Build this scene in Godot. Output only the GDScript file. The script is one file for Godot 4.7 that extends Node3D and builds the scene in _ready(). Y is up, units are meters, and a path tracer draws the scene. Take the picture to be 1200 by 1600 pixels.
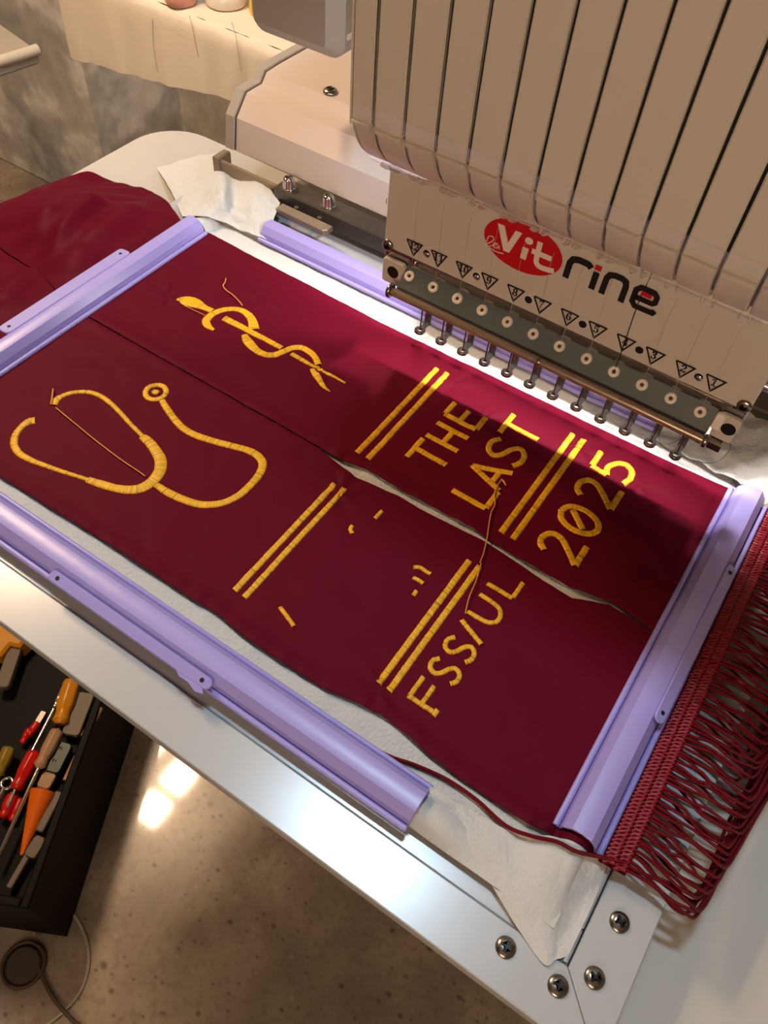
extends Node3D
# A needle-embroidery machine with two maroon stole ends clamped in its border frame. Metres; y up; the cloth lies at height T.
# P(u, v, h): u to the right along the machine, v away from the operator, h above the stretched cloth.
const T := 0.95
var BU := Basis(Vector3(0, 0, -1), Vector3(0, 1, 0), Vector3(1, 0, 0))      # profile in (v, h), length along u
var BH := Basis(Vector3(1, 0, 0), Vector3(0, 0, -1), Vector3(0, 1, 0))      # outline in (u, v), thickness upwards
var BF := Basis()                                                           # outline in (u, h), thickness towards the operator
var M := {}
var names := {}
var rng := RandomNumberGenerator.new()
var wav := FastNoiseLite.new()

func P(u: float, v: float, h: float) -> Vector3:
	return Vector3(u, T + h, -v)

# ---------------------------------------------------------------- mesh builder
class B:
	var v := PackedVector3Array()
	var n := PackedVector3Array()
	var uv := PackedVector2Array()
	var c := PackedColorArray()
	var ix := PackedInt32Array()
	var tint := Color.WHITE

	func vert(p: Vector3, q: Vector3, t := Vector2.ZERO) -> int:
		v.append(p); n.append(q); uv.append(t); c.append(tint)
		return v.size() - 1

	func tri(a: int, b: int, d: int) -> void:
		var f := (v[d] - v[a]).cross(v[b] - v[a])
		if f.dot(n[a] + n[b] + n[d]) >= 0.0:
			ix.append(a); ix.append(b); ix.append(d)
		else:
			ix.append(a); ix.append(d); ix.append(b)

	func flat(ps: Array, out: Vector3) -> void:      # a planar convex face
		var f: Vector3 = (ps[1] - ps[0]).cross(ps[2] - ps[0]).normalized()
		if f.dot(out) < 0.0: f = -f
		var k := []
		for p in ps: k.append(vert(p, f, Vector2(p.x, p.z)))
		for i in range(1, ps.size() - 1): tri(k[0], k[i], k[i + 1])

	# a smooth sheet of rows; wrap closes each row. toward: a Vector3 the normals should agree with, or null: away from each row's middle
	func grid(rows: Array, wrap := false, toward = null, tints = null, uvs := Vector2.ONE) -> void:
		var nr := rows.size()
		var nc: int = rows[0].size()
		var nn := PackedVector3Array()
		nn.resize(nr * nc)
		var agree := 0.0
		for i in nr:
			var r: PackedVector3Array = rows[i]
			var ra: PackedVector3Array = rows[maxi(i - 1, 0)]
			var rb: PackedVector3Array = rows[mini(i + 1, nr - 1)]
			var mid := Vector3.ZERO
			if toward == null:
				for p in r: mid += p
				mid /= nc
			for j in nc:
				var ja := (j - 1 + nc) % nc if wrap else maxi(j - 1, 0)
				var jb := (j + 1) % nc if wrap else mini(j + 1, nc - 1)
				var q := (rb[j] - ra[j]).cross(r[jb] - r[ja])
				if q.length_squared() < 1e-24:
					q = (rows[mini(i + 1, nr - 1)][(j + 1) % nc] - r[j]).cross(r[jb] - r[ja])
				q = q.normalized()
				nn[i * nc + j] = q
				agree += q.dot(toward if toward != null else (r[j] - mid).normalized())
		var s := 1.0 if agree >= 0.0 else -1.0
		var base := v.size()
		for i in nr:
			var r: PackedVector3Array = rows[i]
			for j in nc:
				v.append(r[j]); n.append(nn[i * nc + j] * s)
				uv.append(Vector2(float(i) / maxi(nr - 1, 1) * uvs.x, float(j) / maxi(nc - 1, 1) * uvs.y))
				c.append(tints[i] if tints != null else tint)
		for i in nr - 1:
			for j in (nc if wrap else nc - 1):
				var j2 := (j + 1) % nc
				var a := base + i * nc + j
				var b := base + i * nc + j2
				var d := base + (i + 1) * nc + j2
				var e := base + (i + 1) * nc + j
				if s > 0.0:
					ix.append(a); ix.append(b); ix.append(d); ix.append(a); ix.append(d); ix.append(e)
				else:
					ix.append(a); ix.append(d); ix.append(b); ix.append(a); ix.append(e); ix.append(d)

	func tube(path: Array, r, sides := 8, tints = null, uvs := Vector2.ONE) -> void:
		var rows := []
		var up := Vector3.UP
		var m := path.size()
		for i in m:
			var t: Vector3 = (path[mini(i + 1, m - 1)] - path[maxi(i - 1, 0)]).normalized()
			if absf(t.dot(up)) > 0.95: up = Vector3(0.3, 0.2, 0.93).normalized() if absf(t.z) < 0.8 else Vector3.RIGHT
			var x := up.cross(t).normalized()
			var y := t.cross(x)
			up = y
			var rad: float = r[i] if r is Array or r is PackedFloat32Array else r
			var row := PackedVector3Array()
			for k in sides:
				var a := TAU * k / sides
				row.append(path[i] + (x * cos(a) + y * sin(a)) * rad)
			rows.append(row)
		grid(rows, true, null, tints, uvs)
		for e in [0, m - 1]:
			var out: Vector3 = (path[0] - path[1]) if e == 0 else (path[m - 1] - path[m - 2])
			flat(Array(rows[e]), out)

	# profile: (radius, height) from bottom to top, turned about the local y axis of xf; sharp corners by repeating a point
	func lathe(profile: Array, xf: Transform3D, seg := 24) -> void:
		var run := []
		for i in profile.size():
			run.append(profile[i])
			var last := i == profile.size() - 1
			if last or profile[i + 1] == profile[i]:
				if run.size() > 1: _turn(run, xf, seg)
				run = []
	func _turn(run: Array, xf: Transform3D, seg: int) -> void:
		var base := v.size()
		var m := run.size()
		for i in m:
			var d: Vector2 = run[mini(i + 1, m - 1)] - run[maxi(i - 1, 0)]
			var pn := Vector2(d.y, -d.x).normalized()
			for k in seg + 1:
				var a := TAU * k / seg
				vert(xf * Vector3(run[i].x * cos(a), run[i].y, run[i].x * sin(a)), (xf.basis * Vector3(pn.x * cos(a), pn.y, pn.x * sin(a))).normalized(), Vector2(float(k) / seg, float(i) / m))
		for i in m - 1:
			for k in seg:
				var a := base + i * (seg + 1) + k
				tri(a, a + 1, a + seg + 2)
				tri(a, a + seg + 2, a + seg + 1)

	# polygon in local x, y drawn out from z0 to z1, its rims chamfered by bev
	func prism(poly, z0: float, z1: float, xf: Transform3D, bev := 0.0) -> void:
		var p := PackedVector2Array(poly)
		var area := 0.0
		var m := p.size()
		for i in m: area += p[i].cross(p[(i + 1) % m])
		if area < 0.0: p.reverse()
		var en := []
		for i in m: 
			var d := (p[(i + 1) % m] - p[i]).normalized()
			en.append(Vector2(d.y, -d.x))
		var inset := PackedVector2Array()
		for i in m:
			var a: Vector2 = en[(i + m - 1) % m]
			var b: Vector2 = en[i]
			var s := (a + b).normalized()
			inset.append(p[i] - s * bev / maxf(s.dot(b), 0.4))
		var rings := [[inset, z0], [p, z0 + bev], [p, z1 - bev], [inset, z1]] if bev > 0.0 else [[p, z0], [p, z1]]
		for k in rings.size() - 1:
			var tilt := 0.0
			if bev > 0.0: tilt = -1.0 if k == 0 else (1.0 if k == 2 else 0.0)
			for i in m:
				var j := (i + 1) % m
				var na: Vector2 = en[i]
				var nb: Vector2 = en[i]
				if en[(i + m - 1) % m].dot(en[i]) > 0.915: na = (en[(i + m - 1) % m] + en[i]).normalized()
				if en[j].dot(en[i]) > 0.915: nb = (en[j] + en[i]).normalized()
				var qa := (xf.basis * Vector3(na.x, na.y, tilt)).normalized()
				var qb := (xf.basis * Vector3(nb.x, nb.y, tilt)).normalized()
				var l: PackedVector2Array = rings[k][0]
				var h: PackedVector2Array = rings[k + 1][0]
				var lz: float = rings[k][1]
				var hz: float = rings[k + 1][1]
				var a := vert(xf * Vector3(l[i].x, l[i].y, lz), qa, Vector2(lz, 0))
				var b := vert(xf * Vector3(l[j].x, l[j].y, lz), qb, Vector2(lz, 1))
				var d := vert(xf * Vector3(h[j].x, h[j].y, hz), qb, Vector2(hz, 1))
				var e := vert(xf * Vector3(h[i].x, h[i].y, hz), qa, Vector2(hz, 0))
				tri(a, b, d); tri(a, d, e)
		var cap: PackedVector2Array = rings[0][0]
		var t := Geometry2D.triangulate_polygon(cap)
		for side in 2:
			var z: float = z0 if side == 0 else z1
			var q := (xf.basis * Vector3(0, 0, -1.0 if side == 0 else 1.0)).normalized()
			var base := v.size()
			for w in cap: vert(xf * Vector3(w.x, w.y, z), q, w)
			for i in range(0, t.size(), 3): tri(base + t[i], base + t[i + 1], base + t[i + 2])

	func mesh(origin: Vector3) -> ArrayMesh:
		var vv := PackedVector3Array()
		vv.resize(v.size())
		for i in v.size(): vv[i] = v[i] - origin
		var a := []
		a.resize(Mesh.ARRAY_MAX)
		a[Mesh.ARRAY_VERTEX] = vv; a[Mesh.ARRAY_NORMAL] = n; a[Mesh.ARRAY_TEX_UV] = uv; a[Mesh.ARRAY_COLOR] = c; a[Mesh.ARRAY_INDEX] = ix
		var m := ArrayMesh.new()
		m.add_surface_from_arrays(Mesh.PRIMITIVE_TRIANGLES, a)
		return m

# ---------------------------------------------------------------- scene helpers
func numbered(called: String) -> String:
	var k: int = names.get(called, 0)
	names[called] = k + 1
	return called if k == 0 else "%s_%03d" % [called, k]

func origin_of(o) -> Vector3:
	var at := Vector3.ZERO
	while o != self and o != null:
		at += o.position
		o = o.get_parent()
	return at

func tag(o, label := "", category := "", group := "", kind := "") -> void:
	if label: o.set_meta("label", label)
	if category: o.set_meta("category", category)
	if group: o.set_meta("group", group)
	if kind: o.set_meta("kind", kind)

func thing(called: String, at: Vector3, label: String, category: String, group := "") -> Node3D:
	var o := Node3D.new()
	o.name = numbered(called)
	o.position = at
	add_child(o)
	tag(o, label, category, group)
	return o

# one named mesh; under a parent it is a part, at the root it is a thing standing on its own base
func put(called: String, b: B, mat: Material, parent: Node = self, label := "") -> MeshInstance3D:
	var o := MeshInstance3D.new()
	o.cast_shadow = GeometryInstance3D.SHADOW_CASTING_SETTING_ON
	if parent == self:
		o.name = numbered(called)
		var lo: Vector3 = b.v[0]
		var hi: Vector3 = b.v[0]
		for p in b.v: lo = lo.min(p); hi = hi.max(p)
		o.position = Vector3((lo.x + hi.x) / 2, lo.y, (lo.z + hi.z) / 2)
		o.mesh = b.mesh(o.position)
	else:
		o.name = called
		o.mesh = b.mesh(origin_of(parent))
	o.material_override = mat
	parent.add_child(o, true)
	if label: o.set_meta("label", label)
	return o

func struct(called: String, b: B, mat: Material) -> MeshInstance3D:
	var o := put(called, b, mat)
	o.set_meta("kind", "structure")
	return o

func again(src: MeshInstance3D, called: String, shift: Vector3, parent: Node) -> MeshInstance3D:   # a copy of a part, moved
	var o: MeshInstance3D = src.duplicate()
	o.name = called
	o.position = src.position + shift
	parent.add_child(o, true)
	return o

func rrect(x0: float, y0: float, x1: float, y1: float, r: float, k := 4) -> PackedVector2Array:
	var p := PackedVector2Array()
	var cs := [Vector2(x1 - r, y0 + r), Vector2(x1 - r, y1 - r), Vector2(x0 + r, y1 - r), Vector2(x0 + r, y0 + r)]
	for q in 4:
		for i in k + 1:
			var a := -PI / 2 + q * PI / 2 + PI / 2 * i / k
			p.append(cs[q] + Vector2(cos(a), sin(a)) * r)
	return p

func circle(c: Vector2, r: float, k := 24) -> PackedVector2Array:
	var p := PackedVector2Array()
	for i in k: p.append(c + Vector2(cos(TAU * i / k), sin(TAU * i / k)) * r)
	return p

func cr(a, b, c, d, t: float):
	return 0.5 * ((2.0 * b) + (c - a) * t + (2.0 * a - 5.0 * b + 4.0 * c - d) * t * t + (3.0 * b - a - 3.0 * c + d) * t * t * t)

func curve(p: Array, each := 8) -> Array:      # Catmull-Rom through points, vectors or numbers
	var o := []
	var m := p.size()
	for i in m - 1:
		var a = p[i - 1] if i > 0 else p[0] + (p[0] - p[1])
		var d = p[i + 2] if i + 2 < m else p[m - 1] + (p[m - 1] - p[m - 2])
		for k in each: o.append(cr(a, p[i], p[i + 1], d, float(k) / each))
	o.append(p[m - 1])
	return o

func patch(ctrl: Array, eu: int, ev: int) -> Array:       # rows of control points to a smooth grid of points
	var cols := []
	for r in ctrl: cols.append(curve(r, ev))
	var rows := []
	var m: int = cols[0].size()
	var lines := []
	for j in m:
		var line := []
		for i in cols.size(): line.append(cols[i][j])
		lines.append(curve(line, eu))
	for i in lines[0].size():
		var row := PackedVector3Array()
		for j in m: row.append(lines[j][i])
		rows.append(row)
	return rows

func sheet(rows: Array, thick: float, b: B) -> void:      # a cloth or paper sheet with two faces and rims
	var lower := []
	for r in rows:
		var q := PackedVector3Array()
		for p in r: q.append(p - Vector3(0, thick, 0))
		lower.append(q)
	b.grid(rows, false, Vector3.UP)
	b.grid(lower, false, Vector3.DOWN)
	var m: int = rows[0].size()
	for j in [0, m - 1]:
		var s := []
		for i in rows.size(): s.append(PackedVector3Array([rows[i][j], lower[i][j]]))
		b.grid(s, false, rows[0][j] - rows[0][m - 1 - j])
	for i in [0, rows.size() - 1]:
		var s := []
		for j in m: s.append(PackedVector3Array([rows[i][j], lower[i][j]]))
		b.grid(s, false, rows[i][0] - rows[rows.size() - 1 - i][0])

func box(b: B, u0: float, u1: float, v0: float, v1: float, h0: float, h1: float, bev := 0.0, r := 0.0) -> void:
	var p := rrect(u0, v0, u1, v1, r) if r > 0.0 else PackedVector2Array([Vector2(u0, v0), Vector2(u1, v0), Vector2(u1, v1), Vector2(u0, v1)])
	b.prism(p, h0, h1, Transform3D(BH, Vector3(0, T, 0)), bev)

func at_table() -> Transform3D: return Transform3D(BH, Vector3(0, T, 0))

# ---------------------------------------------------------------- materials
func mat(called: String, col: Color, rough: float, metal := 0.0, spec := 0.5) -> StandardMaterial3D:
	var m := StandardMaterial3D.new()
	m.albedo_color = col; m.roughness = rough; m.metallic = metal; m.metallic_specular = spec
	m.resource_name = called
	M[called] = m
	return m

func noise_tex(freq: float, oct: int, ramp: Array, size := 512, seed_ := 1, kind := FastNoiseLite.TYPE_SIMPLEX_SMOOTH) -> NoiseTexture2D:
	var f := FastNoiseLite.new()
	f.seed = seed_; f.frequency = freq; f.fractal_octaves = oct; f.noise_type = kind
	var t := NoiseTexture2D.new()
	t.width = size; t.height = size; t.seamless = true; t.noise = f
	if ramp:
		var g := Gradient.new()
		g.offsets = PackedFloat32Array(ramp.map(func(x): return x[0]))
		g.colors = PackedColorArray(ramp.map(func(x): return x[1]))
		t.color_ramp = g
	return t

func normal_tex(freq: float, oct: int, strength: float, size := 512, seed_ := 3, kind := FastNoiseLite.TYPE_SIMPLEX_SMOOTH) -> NoiseTexture2D:
	var t := noise_tex(freq, oct, [], size, seed_, kind)
	t.as_normal_map = true; t.bump_strength = strength
	return t

func tri_map(m: StandardMaterial3D, scale: float, world := true) -> void:
	m.uv1_triplanar = true; m.uv1_world_triplanar = world; m.uv1_scale = Vector3.ONE * scale

func weave_normal() -> ImageTexture:       # fine satin twill
	var im := Image.create(64, 64, false, Image.FORMAT_L8)
	for y in 64:
		for x in 64:
			var k := fposmod(float(x) + float(y) * 0.5, 8.0) / 8.0
			var w := fposmod(float(y) , 8.0) / 8.0
			im.set_pixel(x, y, Color.WHITE * (0.5 + 0.3 * sin(TAU * k) + 0.15 * sin(TAU * w)))
	im.bump_map_to_normal_map(2.0)
	return ImageTexture.create_from_image(im)

func twist_normal() -> ImageTexture:       # the lay of a twisted cord
	var im := Image.create(64, 64, false, Image.FORMAT_L8)
	for y in 64:
		for x in 64:
			im.set_pixel(x, y, Color.WHITE * (0.5 + 0.5 * sin(TAU * (float(x) / 16.0 + float(y) / 64.0 * 2.0))))
	im.bump_map_to_normal_map(6.0)
	return ImageTexture.create_from_image(im)

func plaster_tex() -> ImageTexture:       # whitewash worn away in patches over bare cement, with its own ragged edges
	var im := Image.create(512, 512, false, Image.FORMAT_RGB8)
	var f := FastNoiseLite.new(); f.seed = 5; f.frequency = 0.012; f.fractal_octaves = 5
	var g := FastNoiseLite.new(); g.seed = 9; g.frequency = 0.05; g.fractal_octaves = 3
	for y in 512:
		for x in 512:
			var a := f.get_noise_2d(x * 2.2, y * 2.2) + 0.10 * g.get_noise_2d(x * 3.0, y * 3.0)
			var k := smoothstep(-0.12, 0.10, a) * 0.6 + smoothstep(0.06, 0.16, a) * 0.4
			var fine := 1.0 + 0.10 * g.get_noise_2d(x * 2.0 + 90.0, y * 2.0) + 0.08 * f.get_noise_2d(x * 3.0, y * 3.0 + 40.0)
			var c := Color(0.73, 0.71, 0.67).lerp(Color(0.89, 0.87, 0.83), k)
			im.set_pixel(x, y, Color(c.r * fine, c.g * fine, c.b * fine))
	return ImageTexture.create_from_image(im)

func concrete_tex() -> ImageTexture:     # polished concrete: mottled, with dark and pale grit
	var im := Image.create(1024, 1024, false, Image.FORMAT_RGB8)
	var f := FastNoiseLite.new(); f.seed = 21; f.frequency = 0.006; f.fractal_octaves = 5
	var g := FastNoiseLite.new(); g.seed = 22; g.frequency = 0.09; g.noise_type = FastNoiseLite.TYPE_CELLULAR; g.cellular_return_type = FastNoiseLite.RETURN_DISTANCE
	var h := FastNoiseLite.new(); h.seed = 23; h.frequency = 0.05; h.fractal_octaves = 3
	for y in 1024:
		for x in 1024:
			var a := f.get_noise_2d(x * 2.4, y * 2.4)
			var b := h.get_noise_2d(x * 2.4, y * 2.4)
			var c := Color(0.54, 0.48, 0.42).lerp(Color(0.68, 0.62, 0.55), clampf(0.5 + a * 0.9, 0, 1))
			c = c.lerp(Color(0.42, 0.35, 0.29), clampf(b * 0.9 - 0.12, 0, 0.22))
			im.set_pixel(x, y, c)
	var r := RandomNumberGenerator.new(); r.seed = 77
	for k in 5200:
		var x := r.randi_range(6, 1016); var y := r.randi_range(6, 1016)
		var s := 1 + int(r.randf() * r.randf() * 2.6)
		var dark := r.randf() < 0.72
		var tone := Color(0.20, 0.15, 0.12) if dark else Color(0.72, 0.67, 0.60)
		for dy in range(-s, s + 1):
			for dx in range(-s, s + 1):
				var d := sqrt(dx * dx + dy * dy * 1.6) / (s + 0.4)
				if d < 1.0: im.set_pixel(x + dx, y + dy, im.get_pixel(x + dx, y + dy).lerp(tone, (1.0 - d * d) * 0.55))
	return ImageTexture.create_from_image(im)

func materials() -> void:
	var m := mat("satin", Color(0.340, 0.038, 0.120), 0.52, 0.0, 0.12)
	m.normal_enabled = true; m.normal_texture = weave_normal(); m.normal_scale = 0.12
	tri_map(m, 170.0)
	m = mat("gold", Color(1, 1, 1), 0.42, 0.0, 0.32)
	m.vertex_color_use_as_albedo = true
	mat("gold_thread", Color(0.80, 0.52, 0.16), 0.5)
	m = mat("cord", Color(0.42, 0.02, 0.09), 0.42, 0.0, 0.3)
	m.normal_enabled = true; m.normal_texture = twist_normal(); m.normal_scale = 1.0; m.uv1_scale = Vector3(18, 1, 1)
	mat("braid", Color(0.46, 0.02, 0.09), 0.34, 0.0, 0.45)
	m = mat("lavender", Color(0.61, 0.575, 0.835), 0.33, 0.0, 0.5)
	m.normal_enabled = true; m.normal_texture = normal_tex(0.02, 3, 2.0, 256, 8); m.normal_scale = 0.12; tri_map(m, 8.0)
	m = mat("aluminium", Color(0.71, 0.715, 0.72), 0.42, 0.10, 0.4)
	var f := noise_tex(0.02, 3, [[0.0, Color(0.21, 0.21, 0.21)], [1.0, Color(0.27, 0.27, 0.27)]], 512, 14)
	m.roughness_texture = f
	m.roughness = 1.0
	m.uv1_scale = Vector3(1.5, 200, 200); m.uv1_triplanar = true; m.uv1_world_triplanar = true
	m.normal_enabled = true; m.normal_texture = normal_tex(0.03, 2, 1.5, 512, 15); m.normal_scale = 0.05
	m = mat("stabilizer", Color(0.78, 0.78, 0.77), 0.85)
	m.normal_enabled = true; m.normal_texture = normal_tex(0.05, 4, 6.0, 512, 31); m.normal_scale = 0.5; tri_map(m, 12.0)
	m.backlight_enabled = true; m.backlight = Color(0.25, 0.25, 0.25)
	mat("laminate", Color(0.73, 0.715, 0.685), 0.42)
	m = mat("machine_white", Color(0.80, 0.765, 0.715), 0.30, 0.0, 0.5)
	m = mat("machine_grey", Color(0.66, 0.63, 0.60), 0.45)
	mat("slot_dark", Color(0.05, 0.04, 0.035), 0.7)
	mat("chrome", Color(0.80, 0.78, 0.75), 0.13, 1.0)
	mat("steel", Color(0.62, 0.59, 0.55), 0.25, 1.0)
	mat("dark_steel", Color(0.22, 0.20, 0.19), 0.30, 0.9)
	mat("blued_steel", Color(0.48, 0.52, 0.54), 0.28, 0.6)
	mat("bronze_steel", Color(0.70, 0.61, 0.53), 0.24, 0.7)
	mat("carriage", Color(0.33, 0.30, 0.27), 0.4, 0.6)
	mat("bracket", Color(0.58, 0.52, 0.44), 0.42, 0.5)
	mat("ceramic", Color(0.95, 0.91, 0.86), 0.25)
	mat("black", Color(0.02, 0.018, 0.018), 0.5)
	mat("ink", Color(0.035, 0.025, 0.025), 0.5)
	mat("red_ink", Color(0.76, 0.02, 0.035), 0.4)
	mat("white_ink", Color(0.90, 0.84, 0.78), 0.5)
	m = mat("clear_plastic", Color(1.0, 0.96, 0.95, 0.12), 0.08)
	m.transparency = BaseMaterial3D.TRANSPARENCY_ALPHA
	mat("dark_thread", Color(0.10, 0.08, 0.08), 0.6)
	mat("pale_thread", Color(0.78, 0.72, 0.65), 0.6)
	m = mat("floor", Color(1, 1, 1), 0.30, 0.0, 0.5)
	m.albedo_texture = concrete_tex(); tri_map(m, 0.45); m.uv1_offset = Vector3(0.5, 0.5, 0.5)
	m.clearcoat_enabled = true; m.clearcoat = 0.8; m.clearcoat_roughness = 0.06
	m = mat("plaster", Color(1, 1, 1), 0.9)
	m.albedo_texture = plaster_tex(); tri_map(m, 0.29); m.uv1_offset = Vector3(0.12, 0.1, 0.12)
	m.normal_enabled = true; m.normal_texture = normal_tex(0.03, 5, 5.0, 512, 41); m.normal_scale = 0.10; m.normal_texture.width = 512
	mat("paint", Color(0.74, 0.70, 0.64), 0.9)
	m = mat("tablecloth", Color(0.90, 0.85, 0.77), 0.85)
	m.normal_enabled = true; m.normal_texture = normal_tex(0.05, 3, 4.0, 256, 51); m.normal_scale = 0.4; m.uv1_triplanar = true; m.uv1_world_triplanar = true; m.uv1_scale = Vector3(3, 30, 30)
	mat("wood", Color(0.30, 0.22, 0.15), 0.7)
	mat("box_black", Color(0.014, 0.013, 0.012), 0.6, 0.0, 0.3)
	mat("tool_yellow", Color(0.78, 0.52, 0.03), 0.35)
	mat("tool_olive", Color(0.52, 0.44, 0.08), 0.4)
	mat("tool_red", Color(0.75, 0.06, 0.03), 0.32)
	mat("tool_orange", Color(0.86, 0.40, 0.03), 0.4)
	mat("tool_green", Color(0.05, 0.17, 0.06), 0.4)
	mat("tool_beige", Color(0.66, 0.52, 0.40), 0.5)
	mat("tool_grey", Color(0.38, 0.33, 0.28), 0.5)
	mat("jar_white", Color(0.88, 0.85, 0.80), 0.2)
	mat("jar_pink", Color(0.85, 0.62, 0.55), 0.3)
	mat("jar_orange", Color(0.82, 0.40, 0.08), 0.35)
	mat("jar_yellow", Color(0.95, 0.76, 0.03), 0.35)
	mat("jar_blue", Color(0.08, 0.10, 0.17), 0.35)
	mat("cable_white", Color(0.70, 0.66, 0.60), 0.5)
	mat("crease_thread", Color(0.78, 0.71, 0.61), 0.7)
	mat("cable_brown", Color(0.34, 0.27, 0.20), 0.5)
	mat("rubber_grey", Color(0.33, 0.29, 0.26), 0.6)
	m = mat("lamp_warm", Color(1, 0.9, 0.8), 0.5)
	m.emission_enabled = true; m.emission = Color(1.0, 0.82, 0.62); m.emission_energy_multiplier = 2.0
	m = mat("lamp_cool", Color(1, 1, 1), 0.5)
	m.emission_enabled = true; m.emission = Color(0.95, 0.97, 1.0); m.emission_energy_multiplier = 2.0
	m = mat("lamp_led", Color(1, 1, 1), 0.5)
	m.emission_enabled = true; m.emission = Color(1.0, 0.96, 0.92); m.emission_energy_multiplier = 1.5

# ---------------------------------------------------------------- the clamped cloth
const CLAMP_L := -0.4325      # centre lines of the four clamps
const CLAMP_R := 0.0393
const CLAMP_F := 0.1235
const CLAMP_B := 0.4455

var puckers := [Vector3(Vector2(-0.1707, 0.3873).x, Vector2(-0.1707, 0.3873).y, 7.0), Vector3(Vector2(-0.3919, 0.3366).x, Vector2(-0.3919, 0.3366).y, 5.0), Vector3(Vector2(-0.2522, 0.345).x, Vector2(-0.2522, 0.345).y, 6.0), Vector3(Vector2(-0.1353, 0.3713).x, Vector2(-0.1353, 0.3713).y, 7.0), Vector3(Vector2(-0.0698, 0.3878).x, Vector2(-0.0698, 0.3878).y, 6.0), Vector3(Vector2(-0.0244, 0.3803).x, Vector2(-0.0244, 0.3803).y, 5.0), Vector3(Vector2(-0.3325, 0.3761).x, Vector2(-0.3325, 0.3761).y, 6.0), Vector3(Vector2(-0.1771, 0.26).x, Vector2(-0.1771, 0.26).y, 6.0), Vector3(Vector2(-0.0834, 0.1646).x, Vector2(-0.0834, 0.1646).y, 6.0)]

func arch(d: float, r: float, lift: float) -> float:
	return sqrt(maxf(r * r - d * d, 0.0)) + lift if absf(d) < r else -1.0

func cloth_h(u: float, v: float) -> float:
	var h := 0.0010 + 0.0004 * wav.get_noise_2d(u * 700.0, v * 700.0) + 0.00012 * wav.get_noise_2d(u * 4200.0 + 50.0, v * 2600.0)
	for k in puckers:
		var d := Vector2(u - k.x, v - k.y)
		var r := d.length_squared()
		if r < 0.0012: h += 0.00075 * exp(-r / 0.00022) * sin(d.angle() * k.z + k.x * 90.0)
	h = maxf(h, arch(u - CLAMP_L, 0.0084, -0.0003))
	return maxf(h, arch(u - CLAMP_R, 0.0084, -0.0003))

func stab_h(u: float, v: float) -> float:
	var h := -0.0016 + 0.0006 * wav.get_noise_2d(u * 700.0 + 300.0, v * 700.0)
	for d in [u - CLAMP_L, v - CLAMP_B]: h = maxf(h, arch(d, 0.0076, -0.0006))
	h = maxf(h, lerpf(h, arch(v - CLAMP_F, 0.0076, -0.0006), smoothstep(0.012, -0.026, u)))
	h = maxf(h, lerpf(h, arch(u - CLAMP_R, 0.0076, -0.0006), smoothstep(0.118, 0.146, v)))
	return h

func at_u(p: Array, u: float) -> float:        # a polyline of (u, v) read at u
	for i in p.size() - 1:
		if u <= p[i + 1].x or i == p.size() - 2:
			return lerpf(p[i].y, p[i + 1].y, clampf((u - p[i].x) / (p[i + 1].x - p[i].x), 0.0, 1.0))
	return p[-1].y

func stole(called: String, label: String, near: Array, far: Array, lift_near: float, lift_far: float) -> Node3D:
	var o := thing(called, P(-0.2, (near[0].y + far[0].y) / 2, 0.0), label, "stole", "stole ends in the border frame")
	var rows := []
	var nu := 262
	var nv := 56
	for i in nu + 1:
		var u := lerpf(-0.4455, 0.0655, float(i) / nu)
		var a := at_u(near, u)
		var b := at_u(far, u)
		var row := PackedVector3Array()
		for j in nv + 1:
			var t := float(j) / nv
			var v := lerpf(a, b, t)
			var h := cloth_h(u, v)
			if u > -0.42 and u < 0.027:
				h += lift_near * smoothstep(0.012, 0.0, v - a) * (0.5 + 0.5 * wav.get_noise_1d(u * 1500.0)) + lift_far * smoothstep(0.012, 0.0, b - v) * (0.5 + 0.5 * wav.get_noise_1d(u * 1300.0 + 400.0))
			var e := minf(t, 1.0 - t) * nv
			if e < 1.0: h -= 0.0005
			row.append(P(u, v, h))
		rows.append(row)
	var b2 := B.new()
	sheet(rows, 0.0009, b2)
	put("cloth", b2, M.satin, o)
	return o

func loose_end(o: Node3D, ctrl: Array, folds: Array) -> void:
	var rows := patch(ctrl, 12, 12)
	for i in rows.size():
		var r: PackedVector3Array = rows[i]
		var k := smoothstep(0.0, 14.0, float(i))
		for j in r.size():
			var p := r[j]
			r[j].y += k * (0.0030 * wav.get_noise_2d((p.x * 0.45 + p.z * 0.9) * 420.0, (p.z * 0.45 - p.x * 0.9) * 60.0) + 0.0015 * wav.get_noise_2d((p.x * 0.7 + p.z * 0.7) * 900.0 + 300.0, (p.z - p.x) * 120.0))
			for f in folds:      # [from, to, height, half width]: a raised crease
				var a := Vector2(p.x, -p.z)
				var d: Vector2 = f[1] - f[0]
				var s := clampf((a - f[0]).dot(d) / d.length_squared(), 0.0, 1.0)
				var off: float = a.distance_to(f[0] + d * s) / f[3]
				r[j].y += minf(k * 1.6, 1.0) * smoothstep(0.0, 0.35, float(j) / r.size()) * f[2] * exp(-off * off)
		rows[i] = r
	var b := B.new()
	sheet(rows, 0.0009, b)
	put("loose_end", b, M.satin, o)

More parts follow.
